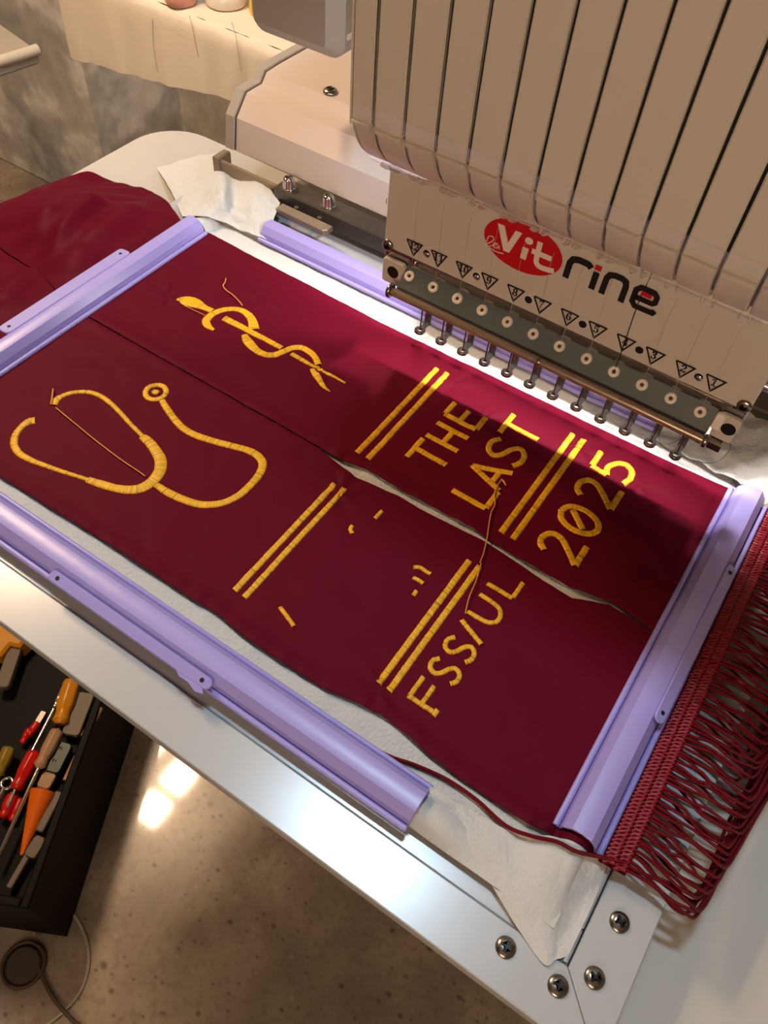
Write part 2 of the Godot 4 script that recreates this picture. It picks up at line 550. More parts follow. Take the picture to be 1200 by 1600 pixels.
# ---------------------------------------------------------------- embroidery
func stitch(b: B, pts: Array, w, smooth := false, high := 0.00075) -> void:
	var path := curve(pts, 14) if smooth else pts
	var ws = w
	if w is Array and smooth: ws = curve(w, 14)
	var acc := [0.0]
	for i in path.size() - 1: acc.append(acc[i] + path[i].distance_to(path[i + 1]))
	var total: float = acc[-1]
	var k := maxi(4, int(total / 0.00040))
	var rows := []
	var tints := []
	var seg := 0
	for i in k + 1:
		var s := total * i / k
		while seg < path.size() - 2 and acc[seg + 1] < s: seg += 1
		var f := clampf((s - acc[seg]) / maxf(acc[seg + 1] - acc[seg], 1e-9), 0.0, 1.0)
		var p: Vector2 = path[seg].lerp(path[seg + 1], f)
		var a: Vector2 = path[maxi(seg - (1 if f < 0.5 else 0), 0)]
		var d: Vector2 = path[mini(seg + (1 if f < 0.5 else 2), path.size() - 1)]
		var t: Vector2 = (d - a).normalized() if smooth else (path[seg + 1] - path[seg]).normalized()
		var q := Vector2(-t.y, t.x)
		var wide: float = lerpf(ws[seg], ws[seg + 1], f) if ws is Array else ws
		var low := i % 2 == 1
		var amp := high * minf(1.0, wide / 0.0022) * (rng.randf_range(0.40, 0.62) if low else rng.randf_range(0.86, 1.08))
		var ja := wide * 0.5 + (rng.randf_range(-0.00028, 0.00004) if low else rng.randf_range(-0.00006, 0.00022))
		var jb := wide * 0.5 + (rng.randf_range(-0.00028, 0.00004) if low else rng.randf_range(-0.00006, 0.00022))
		var skew: Vector2 = t * 0.00022
		var row := PackedVector3Array()
		for m in 7:
			var x: float = [-1.0, -0.86, -0.5, 0.0, 0.5, 0.86, 1.0][m]
			var z: float = [-0.5, 0.55, 0.9, 1.0, 0.9, 0.55, -0.5][m]
			var at: Vector2 = p + q * x * (ja if x < 0.0 else jb) + skew * x
			row.append(P(at.x, at.y, cloth_h(at.x, at.y) + 0.0002 + amp * z))
		rows.append(row)
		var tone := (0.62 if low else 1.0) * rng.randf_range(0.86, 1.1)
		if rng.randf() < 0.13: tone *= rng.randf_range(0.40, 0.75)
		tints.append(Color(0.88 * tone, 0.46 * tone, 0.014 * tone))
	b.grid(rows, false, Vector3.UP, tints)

func sew(o: Node, called: String, pts: Array, w, smooth := false, label := "") -> MeshInstance3D:
	var b := B.new()
	stitch(b, pts, w, smooth)
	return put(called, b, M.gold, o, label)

func glyph(c: String) -> Array:      # strokes in a unit box; [points, is a curve]
	match c:
		"T": return [[[Vector2(0, 1), Vector2(1, 1)], false], [[Vector2(0.5, 1), Vector2(0.5, 0)], false]]
		"H": return [[[Vector2(0, 1), Vector2(0, 0)], false], [[Vector2(1, 1), Vector2(1, 0)], false], [[Vector2(0, 0.48), Vector2(1, 0.48)], false]]
		"E": return [[[Vector2(0, 1), Vector2(0, 0)], false], [[Vector2(0, 1), Vector2(1, 1)], false], [[Vector2(0, 0.52), Vector2(0.92, 0.52)], false], [[Vector2(0, 0), Vector2(1, 0)], false]]
		"F": return [[[Vector2(0, 1), Vector2(0, -0.02)], false], [[Vector2(0, 0.95), Vector2(1, 0.95)], false], [[Vector2(0, 0.5), Vector2(0.92, 0.5)], false], [[Vector2(-0.16, 0.0), Vector2(0.16, 0.0)], false]]
		"L": return [[[Vector2(0, 1), Vector2(0, 0)], false], [[Vector2(0, 0), Vector2(1, 0)], false]]
		"A": return [[[Vector2(0.02, 0), Vector2(0.45, 1)], false], [[Vector2(0.45, 1), Vector2(1, 0)], false], [[Vector2(0.2, 0.3), Vector2(0.82, 0.3)], false]]
		"S": return [[[Vector2(0.92, 0.86), Vector2(0.6, 1.0), Vector2(0.2, 0.93), Vector2(0.08, 0.72), Vector2(0.3, 0.55), Vector2(0.7, 0.42), Vector2(0.92, 0.24), Vector2(0.74, 0.04), Vector2(0.36, 0.0), Vector2(0.02, 0.13)], true]]
		"2": return [[[Vector2(0.02, 0.80), Vector2(0.2, 0.97), Vector2(0.52, 1.0), Vector2(0.78, 0.86), Vector2(0.78, 0.62), Vector2(0.5, 0.35), Vector2(0.05, 0.0)], true], [[Vector2(0.05, 0.0), Vector2(0.98, 0.0)], false]]
		"0": return [[[Vector2(0.5, 1.0), Vector2(0.15, 0.86), Vector2(0.0, 0.5), Vector2(0.15, 0.14), Vector2(0.5, 0.0), Vector2(0.85, 0.14), Vector2(1.0, 0.5), Vector2(0.85, 0.86), Vector2(0.5, 1.0)], true], [[Vector2(0.2, 0.3), Vector2(0.74, 0.76)], false]]
		"5": return [[[Vector2(0.98, 1.0), Vector2(0.12, 1.0)], false], [[Vector2(0.12, 1.0), Vector2(0.04, 0.55)], false], [[Vector2(0.04, 0.55), Vector2(0.45, 0.63), Vector2(0.85, 0.48), Vector2(0.97, 0.26), Vector2(0.78, 0.06), Vector2(0.4, 0.0), Vector2(0.0, 0.08)], true]]
		"U": return [[[Vector2(0, 1), Vector2(0.0, 0.62), Vector2(0.04, 0.26), Vector2(0.26, 0.02), Vector2(0.6, 0.0), Vector2(0.9, 0.16), Vector2(1, 0.45), Vector2(1.05, 1)], true]]
		"/": return [[[Vector2(0, 0), Vector2(1, 1)], false]]
	return []

# letters run along +v with their tops towards -u; each entry is [character, v of its left side, v of its right side]
func letters(o: Node, row: Array, u_base: float, u_top: float, w: float) -> void:
	for r in row:
		var b := B.new()
		for s in glyph(r[0]):
			var pts := []
			for p in s[0]: pts.append(Vector2(lerpf(u_base, u_top, p.y), lerpf(r[1], r[2], p.x)))
			stitch(b, pts, w, s[1])
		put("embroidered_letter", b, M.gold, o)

func loose_thread(o: Node, called: String, pts: Array, r: float, m: Material, sides := 5) -> MeshInstance3D:
	var b := B.new()
	var path := curve(pts, 8)
	b.tube(path, r, sides, null, Vector2(path.size() * 0.25, 1))
	return put(called, b, m, o)

func on_cloth(pts: Array, lift: float) -> Array:
	return pts.map(func(p): return P(p.x, p.y, cloth_h(p.x, p.y) + lift))

# ---------------------------------------------------------------- fringe
func fringe(o: Node, v0: float, v1: float, count: int) -> void:
	for side in 2:        # the braided heading: two crossing zigzags
		var b := B.new()
		for col in 2:
			var pts := []
			var k := int((v1 - v0) / 0.0023)
			for i in k + 1:
				var v := lerpf(v0, v1, float(i) / k)
				var s := 1.0 if (i + side) % 2 == 0 else -1.0
				pts.append(P(0.0560 + 0.0056 * col + 0.0025 * s, v + 0.0010 * s, 0.0036 + (0.0010 if s > 0.0 else 0.0) + rng.randf_range(-0.0003, 0.0003)))
			b.tube(curve(pts, 4), 0.00100, 6)
		put("braid", b, M.braid, o)
	for i in count:
		var v := lerpf(v0, v1, (i + 0.5) / count) + rng.randf_range(-0.0009, 0.0009)
		var f := (v - 0.15) / 0.26
		var j := rng.randf_range(-1.0, 1.0)
		var q := rng.randf_range(0.0, 1.0)
		var reach := rng.randf_range(0.0965, 0.1025) + 0.003 * sin(v * 70.0)
		var dv := -0.0012 + 0.0042 * j
		var pts := [P(0.0600, v, 0.0030), P(0.0680, v - 0.0004, 0.0046 + 0.0012 * q), P(0.077, v + dv * 0.35 + rng.randf_range(-0.0018, 0.0018), 0.0042 + 0.003 * q), P(0.086, v + dv * 0.75 + rng.randf_range(-0.0024, 0.0024), 0.0032 + 0.003 * q), P(reach - 0.002, v + dv, 0.0008 + 0.004 * q), P(reach + 0.003, v + dv + 0.0035, -0.004 + 0.005 * q), P(reach + 0.0055, v + 0.014, -0.007 + 0.006 * q), P(reach + 0.009 + 0.003 * j, v + 0.042, -0.012 + 0.008 * q), P(reach + 0.015 + 0.004 * j, v + 0.080, -0.0165 + 0.008 * q), P(reach + 0.020 + 0.004 * j, v + 0.110, -0.020 + 0.006 * q)]
		loose_thread(o, "fringe_strand", pts, 0.00088, M.cord, 6)
		if i % 3 == 0:      # the return leg of the loop
			var back := [P(0.0600, v + 0.0012, 0.0022), P(0.070, v + 0.001, 0.0030), P(0.081, v - 0.001 + 0.003 * j, 0.0025), P(0.091, v - 0.002, 0.001), P(reach + 0.002, v + 0.006, -0.008 + 0.004 * q), P(reach + 0.006, v + 0.04, -0.017 + 0.006 * q), P(reach + 0.013, v + 0.075, -0.021 + 0.005 * q)]
			loose_thread(o, "fringe_strand", back, 0.00088, M.cord, 6)

# ---------------------------------------------------------------- clamps and frame
# a sprung channel clipped over a rail. along: "u" or "v"; tab: [start, end, inner offset, outer offset, height]
func clamp_strip(label: String, along: String, c: float, from: float, to: float, tab: Array, hook := false) -> Node3D:
	var mid := (from + to) / 2
	var o := thing("clamp", P(mid, c, -0.006) if along == "u" else P(c, mid, -0.006), label, "clamp", "lavender clamps of the border frame")
	var xf := Transform3D(BU, P(0, c, 0)) if along == "u" else Transform3D(BF, P(c, 0, 0))
	var z0 := from if along == "u" else -to
	var z1 := to if along == "u" else -from
	var poly := PackedVector2Array()
	var k := 6
	for i in k + 1:
		var a := PI * i / k
		poly.append(Vector2(cos(a) * 0.0103, sin(a) * (0.0125 + 0.0008 * absf(sin(a * 2.0))) - 0.0004))
	for i in k + 1:
		var a := PI - PI * i / k
		poly.append(Vector2(cos(a) * 0.0089, sin(a) * 0.0108 - 0.0004))
	var b := B.new()
	b.prism(poly, z0, z1, xf, 0.0004)
	put("clamp_body", b, M.lavender, o)
	for s in [-1.0, 1.0]:
		b = B.new()
		b.prism(circle(Vector2(s * 0.0118, 0.0016), 0.0017, 18), z0, z1, xf, 0.0004)
		put("rolled_lip", b, M.lavender, o)
	if tab:
		b = B.new()
		var t0: float = tab[0] if along == "u" else -tab[1]
		var t1: float = tab[1] if along == "u" else -tab[0]
		var w: float = absf(tab[3] - tab[2])
		var tx := xf * Transform3D(Basis(Vector3(0, 0, 1), Vector3(signf(tab[3] - tab[2]), tab[5], 0).normalized(), Vector3(0, 0, 1).cross(Vector3(signf(tab[3] - tab[2]), tab[5], 0).normalized())), Vector3(tab[2], tab[4], 0))
		var p := rrect(t0, 0.0, t1, w, minf(0.0036, w * 0.48), 5)
		b.prism(p, -0.0008, 0.0008, tx, 0.0004)
		put("grip_tab", b, M.lavender, o)
		for e in [t0 + 0.006, t1 - 0.006]:
			b = B.new()
			b.prism(circle(Vector2(e, w * 0.5), 0.0013, 12), -0.00095, 0.00095, tx)
			put("tab_hole", b, M.slot_dark, o)
		if hook:
			b = B.new()
			b.prism([Vector2(t1 - 0.022, w - 0.0006), Vector2(t1 - 0.004, w - 0.0006), Vector2(t1 - 0.001, w + 0.0022), Vector2(t1 - 0.006, w + 0.0036), Vector2(t1 - 0.012, w + 0.0016), Vector2(t1 - 0.018, w + 0.002)], -0.0006, 0.0006, tx, 0.0002)
			put("tab_hook", b, M.lavender, o)
	return o

func screw(o: Node, at: Vector3, r: float, basis_ := Basis(), dark := false) -> void:
	var xf := Transform3D(basis_, at)
	var b := B.new()
	var p := []
	for i in 7:
		var a := PI / 2 * i / 6
		p.append(Vector2(cos(a) * r if i < 6 else 0.0, sin(a) * r * 0.42 + r * 0.08))
	p.push_front(p[0]); p.push_front(Vector2(r, 0))
	b.lathe(p, xf, 28)
	var s := put("screw", b, M.steel, o)
	b = B.new()
	var w := r * 0.15
	var l := r * 0.56
	var turn := Transform3D(Basis(Vector3.UP, rng.randf_range(0.0, 1.5)), Vector3.ZERO)
	b.prism([Vector2(-l, -w), Vector2(-w, -w), Vector2(-w, -l), Vector2(w, -l), Vector2(w, -w), Vector2(l, -w), Vector2(l, w), Vector2(w, w), Vector2(w, l), Vector2(-w, l), Vector2(-w, w), Vector2(-l, w)], r * 0.36, r * 0.505, xf * turn * Transform3D(Basis(Vector3(1, 0, 0), Vector3(0, 0, -1), Vector3(0, 1, 0)), Vector3.ZERO), r * 0.05)
	put("cross_recess", b, M.dark_steel, s)

func border_frame() -> void:
	var o := thing("border_frame", P(-0.2, 0.28, -0.03), "brushed aluminium border frame with mitred corner screwed together under the maroon stoles", "embroidery frame")
	var x := at_table()
	var i0 := -0.4544; var i1 := 0.0604; var o0 := -0.4814; var o1 := 0.0876
	var a0 := 0.1055; var a1 := 0.4666; var b0 := 0.0785; var b1 := 0.4936
	var bars := {"front_bar": [[o0, b0], [o1, b0], [i1, a0], [i0, a0]], "back_bar": [[i0, a1], [i1, a1], [o1, b1], [o0, b1]]}
	for k in bars:
		var b := B.new()
		b.prism(bars[k].map(func(q): return Vector2(q[0], q[1])), -0.016, -0.006, x, 0.0006)
		put(k, b, M.aluminium, o)
	for q in [[[o0, b0], [i0, a0], [i0, a1], [o0, b1]], [[i1, a0], [o1, b0], [o1, b1], [i1, a1]]]:
		var b := B.new()
		b.prism(q.map(func(e): return Vector2(e[0] + (0.0004 if q[1][0] == o1 else 0.0), e[1])), -0.016, -0.0062, x, 0.0006)
		put("side_bar", b, M.aluminium_side, o)
	# inner ledges, a step lower than the bars, with a raised rim
	var ledges := [[i0 + 0.0004, i1 - 0.0004, a0 + 0.0004, a0 + 0.0175], [i0 + 0.0004, i1 - 0.0004, a1 - 0.0175, a1 - 0.0004], [i0 + 0.0004, i0 + 0.0175, a0 + 0.0185, a1 - 0.0185], [i1 - 0.0175, i1 - 0.0004, a0 + 0.0185, a1 - 0.0185]]
	for l in ledges:
		var b := B.new()
		box(b, l[0], l[1], l[2], l[3], -0.016, -0.0072, 0.0005)
		put("inner_ledge", b, M.aluminium, o)
	for u in [i1 - 0.0022, i0 + 0.0022]:
		var b := B.new()
		box(b, u - 0.0009, u + 0.0009, a0 + 0.001, a1 - 0.001, -0.0074, -0.0052, 0.0004)
		put("raised_rim", b, M.aluminium, o)
	for c in [[CLAMP_F, true], [CLAMP_B, true], [CLAMP_L, false], [CLAMP_R, false]]:
		var b := B.new()
		var pts := [P(-0.420, c[0], -0.0008), P(-0.020, c[0], -0.0008)] if c[1] else [P(c[0], 0.146, -0.0008), P(c[0], 0.424, -0.0008)]
		b.tube(pts, 0.0066, 16)
		put("clamp_rail", b, M.aluminium, o)
	for m in [[1.0, 1.0, i1, a0], [-1.0, 1.0, i0, a0], [1.0, -1.0, i1, a1], [-1.0, -1.0, i0, a1]]:
		for s in [[0.0270, 0.0092], [0.0003, 0.0095], [-0.0121, -0.0301], [-0.0119, -0.0027]]:
			screw(o, P(m[2] - m[0] * s[0], m[3] - m[1] * s[1], -0.0062), 0.0049)

# ---------------------------------------------------------------- the machine
func print_shape(o: Node, called: String, poly, v: float, m: Material) -> MeshInstance3D:      # a flat printed or applied shape on an upright face
	var b := B.new()
	b.prism(poly, 0.0, 0.0002, Transform3D(BF, P(0, v, -0.0)), 0.0)
	return put(called, b, m, o)

func ribbon(b: B, pts: Array, w: float, v: float, smooth := false) -> void:      # a printed stroke
	var path := curve(pts, 8) if smooth else pts
	var rows := []
	var back := []
	for i in path.size():
		var t0: Vector2 = (path[i] - path[maxi(i - 1, 0)]).normalized()
		var t1: Vector2 = (path[mini(i + 1, path.size() - 1)] - path[i]).normalized()
		var t := (t0 + t1).normalized()
		var q := Vector2(-t.y, t.x)
		var s := w / 2 / maxf(absf(q.dot(Vector2(-t0.y, t0.x) if t0 != Vector2.ZERO else Vector2(-t1.y, t1.x))), 0.5)
		rows.append(PackedVector3Array([P(path[i].x - q.x * s, v - 0.0004, path[i].y - q.y * s), P(path[i].x + q.x * s, v - 0.0004, path[i].y + q.y * s)]))
	b.grid(rows, false, Vector3(0, 0, 1))

func mm(a: Array) -> Array: return a.map(func(q): return Vector2(q[0] * 0.001, q[1] * 0.001))

func logo(face: Node) -> void:
	var v := 0.3838
	var oval := PackedVector2Array()
	for i in 48: oval.append(Vector2(-0.1404 + 0.0251 * cos(TAU * i / 48), 0.1283 + 0.0155 * sin(TAU * i / 48)))
	print_shape(face, "logo_oval", oval, v, M.red_ink)
	var w := v - 0.0002
	var letter := func(strokes: Array, width: float, m: Material, polys: Array) -> void:
		var b := B.new()
		for i in strokes.size(): ribbon(b, mm(strokes[i][0]), width, w - 0.00006 * i, strokes[i][1])
		for p in polys: b.prism(mm(p), 0.0001, 0.0004, Transform3D(BF, P(0, w, 0)), 0.0)
		put("logo_letter", b, m, face)
	letter.call([], 0.0, M.white_ink, [[[-158.1, 136.6], [-153.7, 136.7], [-149.5, 127.4], [-146.5, 136.6], [-142.4, 136.6], [-147.6, 121.6], [-151.4, 121.5]]])
	var dot := []
	for i in 18: dot.append([-137.3 + 2.5 * cos(TAU * i / 18), 133.9 + 2.1 * sin(TAU * i / 18)])
	letter.call([], 0.0, M.white_ink, [[[-140.2, 129.0], [-136.4, 129.0], [-136.8, 121.4], [-140.4, 121.6]], dot])
	letter.call([[[[-130.6, 136.2], [-130.5, 126], [-129.8, 122.6], [-127.0, 121.3], [-122.5, 121.6], [-118.6, 122.4]], true], [[[-134.3, 129.0], [-121.8, 129.0]], false]], 0.0033, M.white_ink, [])
	letter.call([[[[-162.9, 122.3], [-162.0, 126.2], [-159.6, 127.2], [-158.6, 125.4], [-160.8, 122.6], [-163.0, 120.6], [-161.0, 120.2], [-157.5, 122.4], [-155.6, 123.8], [-157.6, 123.9], [-158.2, 121.6], [-155.8, 121.2], [-154.6, 123.2], [-154.0, 121.0]], true], [[[-160.5, 119.6], [-156.0, 118.9], [-150.8, 119.6]], true]], 0.0006, M.white_ink, [])
	letter.call([[[[-111.2, 121.5], [-111.0, 131.5], [-109.6, 134.3], [-106.5, 135.3], [-100.5, 135.1], [-98.4, 133.6]], false]], 0.0038, M.ink, [])
	letter.call([[[[-95.0, 121.4], [-94.8, 132.6]], false]], 0.0037, M.ink, [])
	var d := B.new()
	d.prism(mm([[-96.7, 133.8], [-92.9, 133.8], [-92.8, 136.9], [-96.6, 136.9]]), 0.0001, 0.0004, Transform3D(BF, P(0, w, 0)), 0.0)
	put("logo_dot", d, M.red_ink, face)
	letter.call([[[[-88.8, 121.3], [-88.5, 132.0], [-87.2, 134.4], [-84.4, 135.2], [-80.4, 135.2], [-77.8, 134.2], [-77.0, 131.5], [-77.0, 121.3]], false]], 0.0036, M.ink, [])
	letter.call([[[[-57.6, 124.6], [-58.6, 122.8], [-69.0, 122.7], [-71.2, 125.0], [-71.2, 132.6], [-69.0, 134.9], [-61.4, 135.0], [-59.2, 133.0], [-59.2, 129.4], [-60.6, 128.2], [-70.4, 128.2]], false]], 0.0032, M.ink, [])
	d = B.new()
	d.prism(mm([[-68.2, 130.6], [-62.0, 130.6], [-61.8, 133.2], [-68.0, 133.2]]), 0.0001, 0.0004, Transform3D(BF, P(0, w, 0)), 0.0)
	put("logo_mark", d, M.red_ink, face)

func machine() -> void:
	var o := thing("embroidery_machine", P(-0.1, 0.55, -0.03), "white twelve-needle embroidery machine head with red and black logo above the maroon stoles", "embroidery machine")
	var b: B
	var u0 := -0.2110
	var pitch := 0.018
	# upper thread cover: slats between twelve slots, bending back under at their lower ends
	var outer := [Vector2(0.328, 0.50), Vector2(0.328, 0.34), Vector2(0.3282, 0.206), Vector2(0.3300, 0.195), Vector2(0.3345, 0.1835), Vector2(0.3405, 0.1752), Vector2(0.3470, 0.1695), Vector2(0.3535, 0.1655)]
	var front := curve(outer, 4)
	var prof := PackedVector2Array(front)
	for i in range(front.size() - 1, -1, -1):
		var a: Vector2 = front[maxi(i - 1, 0)]
		var d: Vector2 = front[mini(i + 1, front.size() - 1)]
		var t := (d - a).normalized()
		prof.append(front[i] + Vector2(-t.y, t.x) * 0.0035)
	b = B.new()
	b.prism(PackedVector2Array(front.map(func(q): return q + Vector2(0.0045, 0.001))) + PackedVector2Array([Vector2(0.383, 0.167), Vector2(0.383, 0.50)]), -0.2205, 0.030, Transform3D(BU, P(0, 0, 0)))
	var cover := put("cover_backing", b, M.slot_dark, o)
	var edge := -0.2235
	for k in 13:
		var right := u0 + pitch * k - 0.0008 if k < 12 else 0.0310
		b = B.new()
		b.prism(prof, edge, right, Transform3D(BU, P(0, 0, 0)), 0.0007)
		put("cover_slat", b, M.machine_white, cover)
		edge = right + 0.0016
	for e in [[-0.2249, -0.2237], [0.0312, 0.0335]]:
		b = B.new()
		b.prism(PackedVector2Array(front) + PackedVector2Array([Vector2(0.383, 0.167), Vector2(0.383, 0.50)]), e[0], e[1], Transform3D(BU, P(0, 0, 0)), 0.0004)
		put("cover_cheek", b, M.machine_white, cover)
	# clear guard over the bend
	b = B.new()
	var g := [Vector2(0.3262, 0.206), Vector2(0.3280, 0.1945), Vector2(0.3325, 0.1825), Vector2(0.3390, 0.1735), Vector2(0.3455, 0.1677), Vector2(0.3560, 0.1622)]
	var gc := curve(g, 5)
	var rows := []
	for i in 41:
		var r := PackedVector3Array()
		for q in gc: r.append(P(lerpf(-0.2190, 0.030, i / 40.0), q.x, q.y))
		rows.append(r)
	b.grid(rows, false, Vector3(0, 0, 1))
	var guard := put("clear_guard", b, M.clear_plastic, o, "clear plastic strip over the lower slot ends")
	for k in 12:
		b = B.new()
		for s in [-0.0026, 0.0026]:
			b.prism([Vector2(0.3420, 0.1688), Vector2(0.3480, 0.1640), Vector2(0.3545, 0.1610), Vector2(0.3560, 0.1625), Vector2(0.3450, 0.1700)], u0 + pitch * k + s - 0.0005, u0 + pitch * k + s + 0.0005, Transform3D(BU, P(0, 0, 0)), 0.0002)
		put("guide_clip", b, M.clear_clip, guard)
	# head body behind the covers
	b = B.new()
	b.prism(rrect(-0.2245, 0.1640, 0.0330, 0.50, 0.006), -0.60, -0.3840, Transform3D(BF, P(0, 0, 0)), 0.002)
	put("head_body", b, M.machine_grey, o)
	b = B.new()
	b.prism(rrect(-0.17, 0.20, -0.03, 0.46, 0.01), -1.00, -0.60, Transform3D(BF, P(0, 0, 0)), 0.004)
	b.prism(rrect(-0.17, -0.03, -0.03, 0.46, 0.01), -1.02, -0.80, Transform3D(BF, P(0, 0, 0)), 0.004)
	put("machine_arm", b, M.machine_white, o)
	b = B.new()
	b.prism(rrect(-0.13, -0.03, -0.06, -0.0085, 0.004), -0.80, -0.37, Transform3D(BF, P(0, 0, 0)), 0.002)
	put("needle_bed", b, M.machine_white, o)
	# face plate
	b = B.new()
	b.prism(rrect(-0.2328, 0.0885, 0.0112, 0.1700, 0.002), -0.3880, -0.3840, Transform3D(BF, P(0, 0, 0)), 0.0006)
	var face := put("face_plate", b, M.machine_white, o)
	logo(face)
	for k in 12:
		var c := Vector2(-0.2107 + pitch * k, 0.0966)
		b = B.new()
		ribbon(b, [c + Vector2(-0.0054, 0.0044), c + Vector2(0.0056, 0.0044), c + Vector2(0.0003, -0.0052), c + Vector2(-0.0054, 0.0044)], 0.0010, 0.3838)
		var tri_ := put("number_triangle", b, M.ink, face)
		var tm := TextMesh.new()
		var font := SystemFont.new()
		font.font_names = PackedStringArray(["Droid Serif"])
		font.font_weight = 700
		tm.text = str(12 - k); tm.font = font; tm.font_size = 32; tm.pixel_size = 0.000205; tm.depth = 0.0003
		var num := MeshInstance3D.new()
		num.name = "number"
		num.mesh = tm
		num.material_override = M.ink
		num.position = P(c.x + 0.0001, 0.3836, c.y + 0.0010) - origin_of(o)
		face.add_child(num, true)
		if k % 2 == 0:
			var at := Vector2(c.x + pitch * 0.52, c.y)
			b = B.new()
			var ring := []
			for i in 13: ring.append(Vector2(0.0027 + 0.0003 * cos(TAU * i / 12), 0.0003 * sin(TAU * i / 12)))
			b.lathe(ring, Transform3D(Basis(Vector3(1, 0, 0), PI / 2), P(at.x, 0.3840, at.y)), 22)
			var rim := put("hole_rim", b, M.machine_white, face)
			b = B.new()
			b.prism(circle(at, 0.0027, 22), 0.0, 0.00015, Transform3D(BF, P(0, 0.3840, 0)))
			put("screw_hole", b, M.black, face)
			if k in [0, 2, 10]:
				b = B.new()
				b.lathe([Vector2(0.0019, 0.0), Vector2(0.0019, 0.0003), Vector2(0.0012, 0.0007), Vector2(0.0, 0.0008)], Transform3D(Basis(Vector3(1, 0, 0), PI / 2), P(at.x + 0.0004, 0.3839, at.y - 0.0007)), 16)
				put("sunk_bolt", b, M.chrome, face)
	screw(o, P(-0.2297, 0.3838, 0.0902), 0.0042, Basis(Vector3(1, 0, 0), PI / 2))
	screw(o, P(0.0075, 0.3838, 0.0915), 0.0042, Basis(Vector3(1, 0, 0), PI / 2))
	for s in [[-0.2328, -0.2303], [0.0087, 0.0112]]:
		b = B.new()
		box(b, s[0], s[1], 0.3885, 0.4000, 0.066, 0.1300, 0.0004)
		put("side_plate", b, M.machine_white, o)
	b = B.new()
	b.lathe([Vector2(0, 0.003), Vector2(0.0032, 0.003), Vector2(0.0032, 0.003), Vector2(0.0036, 0.0), Vector2(0.0036, 0.0), Vector2(0, 0)], Transform3D(Basis(Vector3(0, 0, 1), -PI / 2), P(0.0112, 0.394, 0.102)), 6)
	put("side_bolt", b, M.chrome, o)
	# mirror-bright strip, corner ears, eyelet ledge
	b = B.new()
	b.prism(rrect(-0.2315, 0.0790, 0.0108, 0.0886, 0.0005), -0.3880, -0.3842, Transform3D(BF, P(0, 0, 0)), 0.0002)
	put("polished_strip", b, M.mirror, o)
	for e in [[-0.2305, -0.2140, -0.2222], [-0.0015, 0.0112, 0.0064]]:
		b = B.new()
		b.prism(rrect(e[0], 0.0655, e[1], 0.0835, 0.0022), -0.3835, -0.3800, Transform3D(BF, P(0, 0, 0)), 0.0005)
		var ear := put("corner_ear", b, M.machine_white, o)
		b = B.new()
		b.prism(circle(Vector2(e[2], 0.0752), 0.0042, 24), 0.0, 0.0002, Transform3D(BF, P(0, 0.3800, 0)))
		put("ear_hole", b, M.black, ear)
	b = B.new()
	b.prism([Vector2(0.3852, 0.0810), Vector2(0.3745, 0.0708), Vector2(0.3738, 0.0695), Vector2(0.3728, 0.0698), Vector2(0.3735, 0.0718), Vector2(0.3849, 0.0827)], -0.2145, -0.0030, Transform3D(BU, P(0, 0, 0)), 0.0003)
	var ledge := put("eyelet_ledge", b, M.blued_steel, o)
	var tilt := Basis(Vector3(1, 0, 0), deg_to_rad(47))
	b = B.new()
	var tor := []
	for i in 17: tor.append(Vector2(0.0023 + 0.0012 * cos(-TAU * i / 16), 0.0013 * sin(-TAU * i / 16)))
	b.lathe(tor, Transform3D(tilt, P(-0.2096, 0.3798, 0.0782)), 26)
	var eye0 := put("ceramic_eyelet", b, M.ceramic, ledge)
	b = B.new()
	b.lathe([Vector2(0.0018, 0.0), Vector2(0, 0.0001)], Transform3D(tilt, P(-0.2096, 0.3798, 0.0780)), 16)
	var dark0 := put("eyelet_bore", b, M.wood, ledge)
	for k in range(1, 12):
		again(eye0, "ceramic_eyelet", Vector3(pitch * k, 0, 0), ledge)
		again(dark0, "eyelet_bore", Vector3(pitch * k, 0, 0), ledge)
	# rail in front of the feet, dark bar behind it
	b = B.new()
	b.tube([P(-0.2150, 0.3678, 0.0712), P(-0.0010, 0.3678, 0.0712)], 0.0027, 18)
	var rail := put("guide_rail", b, M.bronze_steel, o)
	for e in [-0.2158, -0.0012, -0.1075]:
		b = B.new()
		var er := 0.0046 if e < -0.2 else (0.0040 if e > -0.05 else 0.0031)
		b.lathe([Vector2(0, -0.0016), Vector2(er * 0.8, -0.0016), Vector2(er, -0.0008), Vector2(er, 0.0008), Vector2(er * 0.8, 0.0016), Vector2(0, 0.0016)], Transform3D(Basis(Vector3(0, 0, 1), PI / 2), P(e, 0.3678, 0.0712)), 20)
		put("rail_collar", b, M.steel, rail)
	b = B.new()
	box(b, -0.2125, -0.0040, 0.3890, 0.3912, 0.0530, 0.0900, 0.0004)
	put("needle_case_bar", b, M.dark_steel, o)
	for k in 12:
		b = B.new()
		for s in [0.0, 0.0045]:
			b.lathe([Vector2(0.0013, -0.002), Vector2(0.0015, 0.0), Vector2(0.0009, 0.0012), Vector2(0, 0.0014)], Transform3D(Basis(Vector3(1, 0, 0), deg_to_rad(60)), P(u0 + pitch * k + 0.004 + s, 0.3845, 0.0665 - s * 0.15)), 12)
		put("set_screw", b, M.chrome, o)
	# latch beside the last eyelet
	b = B.new()
	b.prism(rrect(-0.0030, 0.0730, 0.0022, 0.0850, 0.0018), -0.3800, -0.3770, Transform3D(BF, P(0, 0, 0)), 0.0005)
	put("white_latch", b, M.ceramic, o)
	b = B.new()
	box(b, -0.0060, 0.0080, 0.376, 0.390, 0.0590, 0.0650, 0.0008)
	put("latch_block", b, M.steel, o)
	# needles and presser feet
	b = B.new()
	var fx := u0 - 0.0002
